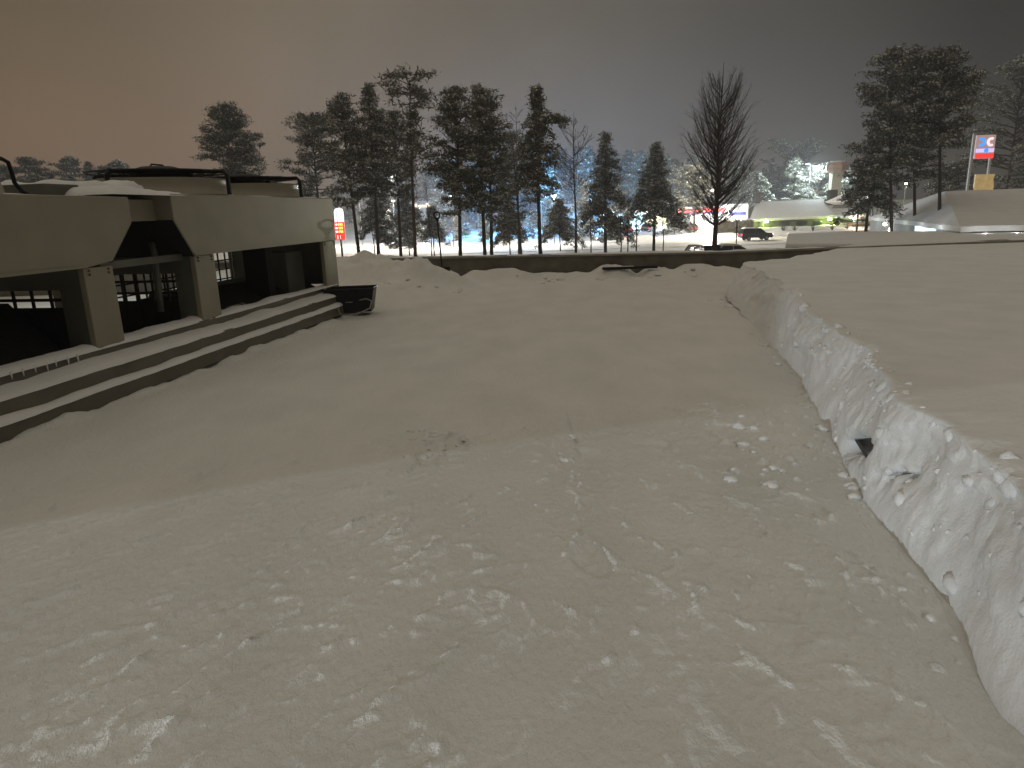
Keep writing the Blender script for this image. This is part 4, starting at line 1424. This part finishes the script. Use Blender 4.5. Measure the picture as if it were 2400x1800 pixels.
pw, ph = b2[0] - a2[0], a2[2] - b2[2]
for r_ in range(3):
    z_ = a2[2] - ph * (.13 + .20 * r_)
    build("fuel_tag", MB().box(a2[0] + pw * .08, a2[0] + pw * .34, -.18, -.151, z_ - ph * .055, z_ + ph * .05), wt_, t)
    dg = MB()
    for k in range(3):
        x_ = a2[0] + pw * (.46 + .16 * k)
        w_ = pw * .055
        h_ = ph * .06
        for (u0, u1, v0, v1) in ((-w_, w_, h_ * .7, h_), (-w_, w_, -h_, -h_ * .7), (-w_, w_, -h_ * .15, h_ * .15), (w_ * .4, w_, -h_, h_), (-w_, -w_ * .4, 0 if (k + r_) % 2 else -h_, h_)):
            dg.box(x_ + u0, x_ + u1, -.18 - .002 * k, -.151, z_ + v0, z_ + v1)
    build("price_digits", dg, ye, t)
build("lower_bars", MB().box(a2[0] + pw * .2, a2[0] + pw * .28, -.18, -.151, b2[2] + ph * .05, b2[2] + ph * .27).box(a2[0] + pw * .45, a2[0] + pw * .53, -.18, -.151, b2[2] + ph * .05, b2[2] + ph * .27), wt_, t)
build("post", MB().box(cx_ - .12, cx_ + .12, -.1, .1, -.2, b2[2]), STEEL, t)
# drum sign on pillar
t = at_thing("drum_sign", "square beige pillar carrying a brownish eight sided drum above the restaurant roof", "sign", 1956, 142)
L = t.location
p0, p1 = rel(1948, 405, 142, L), rel(1966, 460, 142, L)
build("pillar", MB().box(p0[0], p1[0], -.7, .7, -.2, p0[2]), mat("beige_pillar", (.55, .50, .38), .7, var=.1), t, bevel=.03)
d0, d1 = rel(1937, 381, 142, L), rel(1987, 404, 142, L)
cxx, rad_ = (d0[0] + d1[0]) / 2, (d1[0] - d0[0]) / 2
hh_ = d0[2] - d1[2]
build("drum", MB().lathe([(rad_ * .72, d1[2]), (rad_, d1[2] + hh_ * .3), (rad_, d1[2] + hh_ * .7), (rad_ * .75, d0[2])], cxx, 0, 8), mat("brown_drum", (.42, .26, .17), .6, var=.35, scale=.8), t)
build("snow_cap", MB().lathe([(rad_ * .72, d0[2] + .003), (rad_ * .6, d0[2] + .2), (rad_ * .2, d0[2] + .28)], cxx, 0, 8), SNOW, t, smooth=True)
# small red and white banners
for i, (px, py, lab) in enumerate(((2045, 405, "small red and white banner left of the dark pine stems"), (2064, 400, "small red ringed sign beside the banner behind the dark pines"))):
    t = at_thing("banner_sign", lab, "sign", px, 140)
    L = t.location
    p = rel(px, py, 140, L)
    build("pole", MB().tube([(p[0], 0, -.2), (p[0], 0, p[2] + .3)], .06, 6), STEEL, t)
    build("panel", MB().box(p[0] + .05, p[0] + .75, -.05, .05, p[2] - 1.6, p[2] - .1), mat("white_banner", (.8, .8, .85), .5, emit=(.8, .85, 1), es=.55), t)
    build("red_field", MB().box(p[0] + .05, p[0] + .75, -.08, -.052, p[2] - 1.9, p[2] - 1.0), mat("red_banner", (.5, .03, .05), .5, emit=(.7, .04, .07), es=.35), t)


# ================================================================== LAMPS
def street_lamp(px, py, Y, label, lens, power=0, color=(1, 1, 1), r=.16, arm=0.0, group="street lamps around the road and lots"):
    x = float(aty(px, py, Y)[0])
    z = float(aty(px, py, Y)[2])
    zb = gz(x, Y)
    t = thing("street_lamp", label, "street lamp", (x, Y, zb), 0, group)
    h = z - zb
    build("pole", MB().tube([(arm, 0, -.2), (arm, 0, h * .6), (arm, 0, h + .12)], [.09, .075, .06], 8).tube([(arm, 0, h + .10), (0, 0, h + .16)], .045, 6), STEEL, t)
    hd_ = build("lamp_head", MB().lathe([(.04, .16), (r * 1.25, .10), (r * 1.3, .02)], 0, 0, 12), STEEL, t, loc=(0, 0, h))
    build("lens", MB().lathe([(r * 1.2, .015), (r * 1.1, -.06), (r * .6, -r * .8), (.02, -r)], 0, 0, 12), lens, hd_, smooth=True)
    if power:
        lamp("lamp_light", 'POINT', (0, 0, -r - .12), power, color, .15, parent=hd_)
    return t


WARM = (1, .90, .72)
COLD = (.12, .47, 1.0)
street_lamp(1298, 457, 108, "white street lamp on a pale pole right of the spired pine", GLOW, 11900, (1, .95, .85), .30)
street_lamp(1670, 444, 112, "street lamp showing just left of the great leafless tree's stem", GLOWW, 11900, WARM, .22, arm=.6)
street_lamp(1058, 459, 104, "street lamp close left of the dense pine behind the shovel", GLOWW, 11900, WARM, .18)
street_lamp(916, 413, 110, "highest lamp, glinting through the brownish pine's crown", GLOW, 13600, (1, .96, .9), .22)
street_lamp(921, 470, 130, "lamp glowing low between the stems left of the tall flat topped pine", GLOWW, 2720, WARM, .26)
street_lamp(984, 482, 150, "left one of a pair of dim lamps near the distant warm house", GLOWW, 2550, WARM, .22)
street_lamp(1001, 477, 165, "right one of a pair of dim lamps near the distant warm house", GLOWW, 0, WARM, .20)
street_lamp(1192, 466, 128, "small lamp on a thin mast between the middle pine stems", GLOW, 16188, COLD, .14)
street_lamp(1267, 415, 150, "pin sized high lamp in front of the spired pine's stem", GLOW, 20236, COLD, .17)
street_lamp(1118, 452, 140, "cold lamp hidden among the double topped pine's lower limbs", GLOW, 20236, COLD, .2)
street_lamp(1385, 455, 146, "cold lamp over the blue lit field beside the white house", GLOW, 20236, COLD, .12)
street_lamp(840, 452, 120, "lamp over the road behind the price sign's pines", GLOWW, 10200, WARM, .12)
street_lamp(2124, 428, 96, "round white lamp between the stems of the dark pine group", GLOWW, 120, WARM, .22)
street_lamp(2048, 452, 100, "low white lamp below the red banners", GLOW, 120, (.85, .95, 1), .2)
# floodlight
x, z = float(aty(1900, 385, 146)[0]), float(aty(1900, 385, 146)[2])
t = thing("floodlight_mast", "mast with a dazzling cold floodlight above the restaurant roof", "floodlight", (x, 146, gz(x, 146)))
h = z - t.location.z
build("pole", MB().tube([(0, 0, -.2), (0, 0, h)], [.11, .07], 8).tube([(0, 0, h - .05), (-.7, 0, h + .1)], .05, 6), STEEL, t)
hd_ = build("lamp_head", MB().box(-1.05, -.25, -.2, .2, h + .05, h + .22), STEEL, t)
build("lens", MB().box(-1.02, -.28, -.19, .19, h + .0, h + .045), GLOW, hd_)
p = aty(1912, 395, 146)
fl = build("flood_head", MB().box(-.5, .5, -.05, .35, -.4, .4).tube([(0, .1, 0), (-.75, .1, .2)], .04, 6), STEEL, t, loc=(p[0] - x, -.6, p[2] - t.location.z))
build("lens", MB().box(-.46, .46, -.07, -.052, -.37, .37), mat("flood_lens", (1, 1, 1), .2, emit=(.92, 1, .98), es=40), fl)
lamp("lamp_light", 'SPOT', (0, .6, 0), 30000, (.80, .97, 1), .25, target=(0, 30, -14), angle=165, blend=.5, parent=fl)
lamp("lamp_light", 'POINT', (0, -.7, 0), 4500, (.80, .97, 1), .3, parent=fl)
# tall bent mast before the great tree
x = float(aty(1725, 580, 70)[0])
t = thing("bent_mast", "thin dark mast with a long slanting arm right of the great leafless tree", "mast", (x, 70, gz(x, 70)))
hz1, hz2 = float(aty(1725, 520, 70)[2]) - t.location.z, float(aty(1710, 498, 70)[2]) - t.location.z
build("pole", MB().tube([(0, 0, -.2), (0, 0, hz1)], .06, 8), BLACK, t)
build("arm", MB().tube([(0, 0, hz1), (-.7, 0, hz2), (-.95, 0, hz2 + .3)], .045, 6), BLACK, t)


# ================================================================== CARS
CARP = {}


def car(label, px, py_base, Y, heading, paint, kind='hatch', snowy=False, lights=True, scale=1.0):
    x = float(aty(px, py_base, Y)[0])
    zb = -3.45 if 90 < Y < 117 else gz(x, Y)
    t = thing("parked_car" if not lights else "moving_car", label, "car", (x, Y, zb), heading)
    t.scale = (scale,) * 3
    if kind == 'hatch':
        low = [(-2.05, .35), (2.05, .30), (2.12, .55), (1.95, .78), (1.0, .95), (-1.9, 1.0), (-2.12, .80)]
        cab = [(1.05, .94), (.25, 1.42), (-1.35, 1.46), (-1.95, .99)]
    elif kind == 'suv':
        low = [(-2.25, .38), (2.25, .36), (2.32, .65), (2.15, .95), (1.15, 1.08), (-2.2, 1.10), (-2.34, .85)]
        cab = [(1.2, 1.06), (.45, 1.66), (-1.9, 1.70), (-2.25, 1.09)]
    else:
        low = [(-2.4, .38), (2.4, .36), (2.46, .8), (2.25, 1.05), (1.6, 1.15), (-2.35, 1.15), (-2.45, .9)]
        cab = [(1.65, 1.13), (.95, 1.86), (-2.2, 1.92), (-2.4, 1.13)]
    w = .88
    mb_ = MB()
    n = len(low)
    rings = [(-w, .0), (-w + .07, .05), (w - .07, .05), (w, .0)]
    mb_ = MB().prism(low, -w, w, 'y')
    body = build("body", mb_, paint, t, bevel=.07)
    # cabin with tumblehome
    m1 = MB()
    ys = [(-.82, 0), (-.66, 1)]
    v = [(u, -.84 if zz < 1.2 else -.64, zz) for u, zz in cab] + [(u, .84 if zz < 1.2 else .64, zz) for u, zz in cab]
    m1.add(v, [(0, 1, 2, 3), (7, 6, 5, 4), (0, 4, 5, 1), (1, 5, 6, 2), (2, 6, 7, 3)])
    build("windows", m1, GLASS, t, bevel=.03)
    rf = [(cab[1][0] + .10, cab[1][1] - .03), (cab[2][0] - .06, cab[2][1] - .03), (cab[2][0] - .02, cab[2][1] + .035), (cab[1][0] + .02, cab[1][1] + .03)]
    r_o = build("roof", MB().prism(rf, -.66, .66, 'y'), SNOW if snowy else paint, t, bevel=.02)
    for sy in (-1, 1):
        for (u0, z0_), (u1, z1_) in ((cab[0], cab[1]), (cab[3], cab[2]), ((-.4, cab[0][1]), (-.4, cab[1][1]))):
            build("pillar", MB().tube([(u0, sy * .855, z0_), (u1, sy * .655, z1_)], .035, 4), paint, t)
    for u in (-1.3, 1.3):
        for sy in (-1, 1):
            wm = MB()
            pr = [(.32, -.11), (.34, -.06), (.34, .06), (.32, .11)]
            o_ = len(wm.v)
            wm.lathe(pr, 0, 0, 16)
            wm.v = [(a_, c_, b_) for a_, b_, c_ in wm.v]
            wl_ = build("wheel", wm, TYRE, t, loc=(u, sy * .80, .34))
            rm_ = MB().lathe([(.20, -.118), (.20, .118)], 0, 0, 10)
            rm_.v = [(a_, c_, b_) for a_, b_, c_ in rm_.v]
            build("rim", rm_, RIM, wl_)
    zt_ = low[-1][1]
    for sy in (-1, 1):
        build("tail_light", MB().box(low[-1][0] - .02, low[-1][0] + .14, sy * .74 - .13, sy * .74 + .135, zt_ - .12, zt_ + .10), TAIL if lights else mat("dull_tail_lens", (.25, .02, .02), .3), t)
        build("headlight", MB().box(low[3][0] - .02, low[3][0] + .14, sy * .64 - .16, sy * .64 + .16, low[3][1] - .22, low[3][1] - .07), HEAD if lights else RIM, t)
    if snowy:
        build("snow_cap", MB().prism([(cab[1][0], cab[1][1] + .04), (cab[2][0], cab[2][1] + .04), (cab[2][0] + .2, cab[2][1] + .16), (cab[1][0] - .2, cab[1][1] + .14)], -.6, .6, 'y'), SNOW, t, bevel=.05)
    return t


def paint(name, c):
    return mat(name, c, .3, metal=.3, var=.05)


car("silver grey hatchback driving on the road below the drooping snowy spruce", 1430, 568, 108, math.pi - .08, paint("grey_car_paint", (.16, .16, .15)), 'hatch')
car("dark estate car with snow on its roof driving before the restaurant, red rear lights glowing", 1770, 562, 101, .05, paint("dark_car_paint", (.025, .028, .03)), 'suv', snowy=True)
car("dark saloon behind the stems left of the tall flat topped pine", 946, 580, 109, math.pi - .04, paint("black_car_paint", (.02, .02, .022)), 'hatch')
car("black van roof just showing above the parapet left of the great leafless tree", 1641, 590, 60, math.radians(100), paint("van_paint", (.018, .018, .02)), 'van', lights=False)
car("snow covered white car with dark windows just above the parapet", 1722, 590, 66, .02, paint("white_car_paint", (.6, .6, .6)), 'hatch', snowy=True, lights=False)
car("red car seen from behind in front of the cyan shop front", 1471, 541, 134, math.radians(75), paint("red_car_paint", (.5, .03, .03)), 'hatch')
car("grey car with red rear lights right of the red car at the shop front", 1520, 543, 136, math.radians(60), paint("pale_car_paint", (.35, .33, .34)), 'hatch')
car("orange red car at the left end of the red fascia shop", 1613, 541, 133, math.radians(110), paint("orange_car_paint", (.65, .16, .08)), 'hatch')

car("small dark red car far off on the blue lit lot right of the shovel", 1043, 553, 150, math.radians(20), paint("dark_red_paint", (.22, .03, .06)), 'hatch', lights=False)

# clipped hedge between the station forecourt and the restaurant
t = at_thing("hedge", "dark low hedge strip between the white box building and the restaurant", "hedge", 1725, 122)
p0, p1 = rel(1676, 517, 122, t.location), rel(1764, 531, 122, t.location)
rs_ = np.random.RandomState(77)
cc_ = np.stack([rs_.uniform(p0[0], p1[0], 900), rs_.uniform(-.5, .5, 900), rs_.uniform(-.2, p0[2], 900)], 1)
build("stems", MB().box(p0[0], p1[0], -.3, .3, -.2, p0[2] - .25), BARK, t)
quadmesh("foliage", [(leafs(cc_, rs_, .3, .12), 0)], [ND1], t)
build("snow_cap", MB().box(p0[0], p1[0], -.4, .4, p0[2] - .1, p0[2] + .12), SNOW, t, bevel=.05)
# cold lamp light reaching the roof behind the cooler
lamp("yard_light", 'SPOT', (-7.5, 12.5, 3.0), 420, (.80, .97, 1), .2, target=(-8.5, 14.5, 0), angle=75, blend=.6)

# ================================================================== HAZE
hz = bpy.data.materials.new("winter_haze")
hz.use_nodes = True
nt = hz.node_tree
nt.nodes.clear()
pv = nt.nodes.new("ShaderNodeVolumePrincipled")
pv.inputs["Color"].default_value = (.92, .94, 1, 1)
pv.inputs["Density"].default_value = .0015
pv.inputs["Anisotropy"].default_value = .25
om = nt.nodes.new("ShaderNodeOutputMaterial")
nt.links.new(pv.outputs[0], om.inputs["Volume"])
o = build("haze", MB().box(-500, 500, -80, 500, -6.5, 30), hz)
tag(o, "thin winter haze in the night air", kind="stuff")
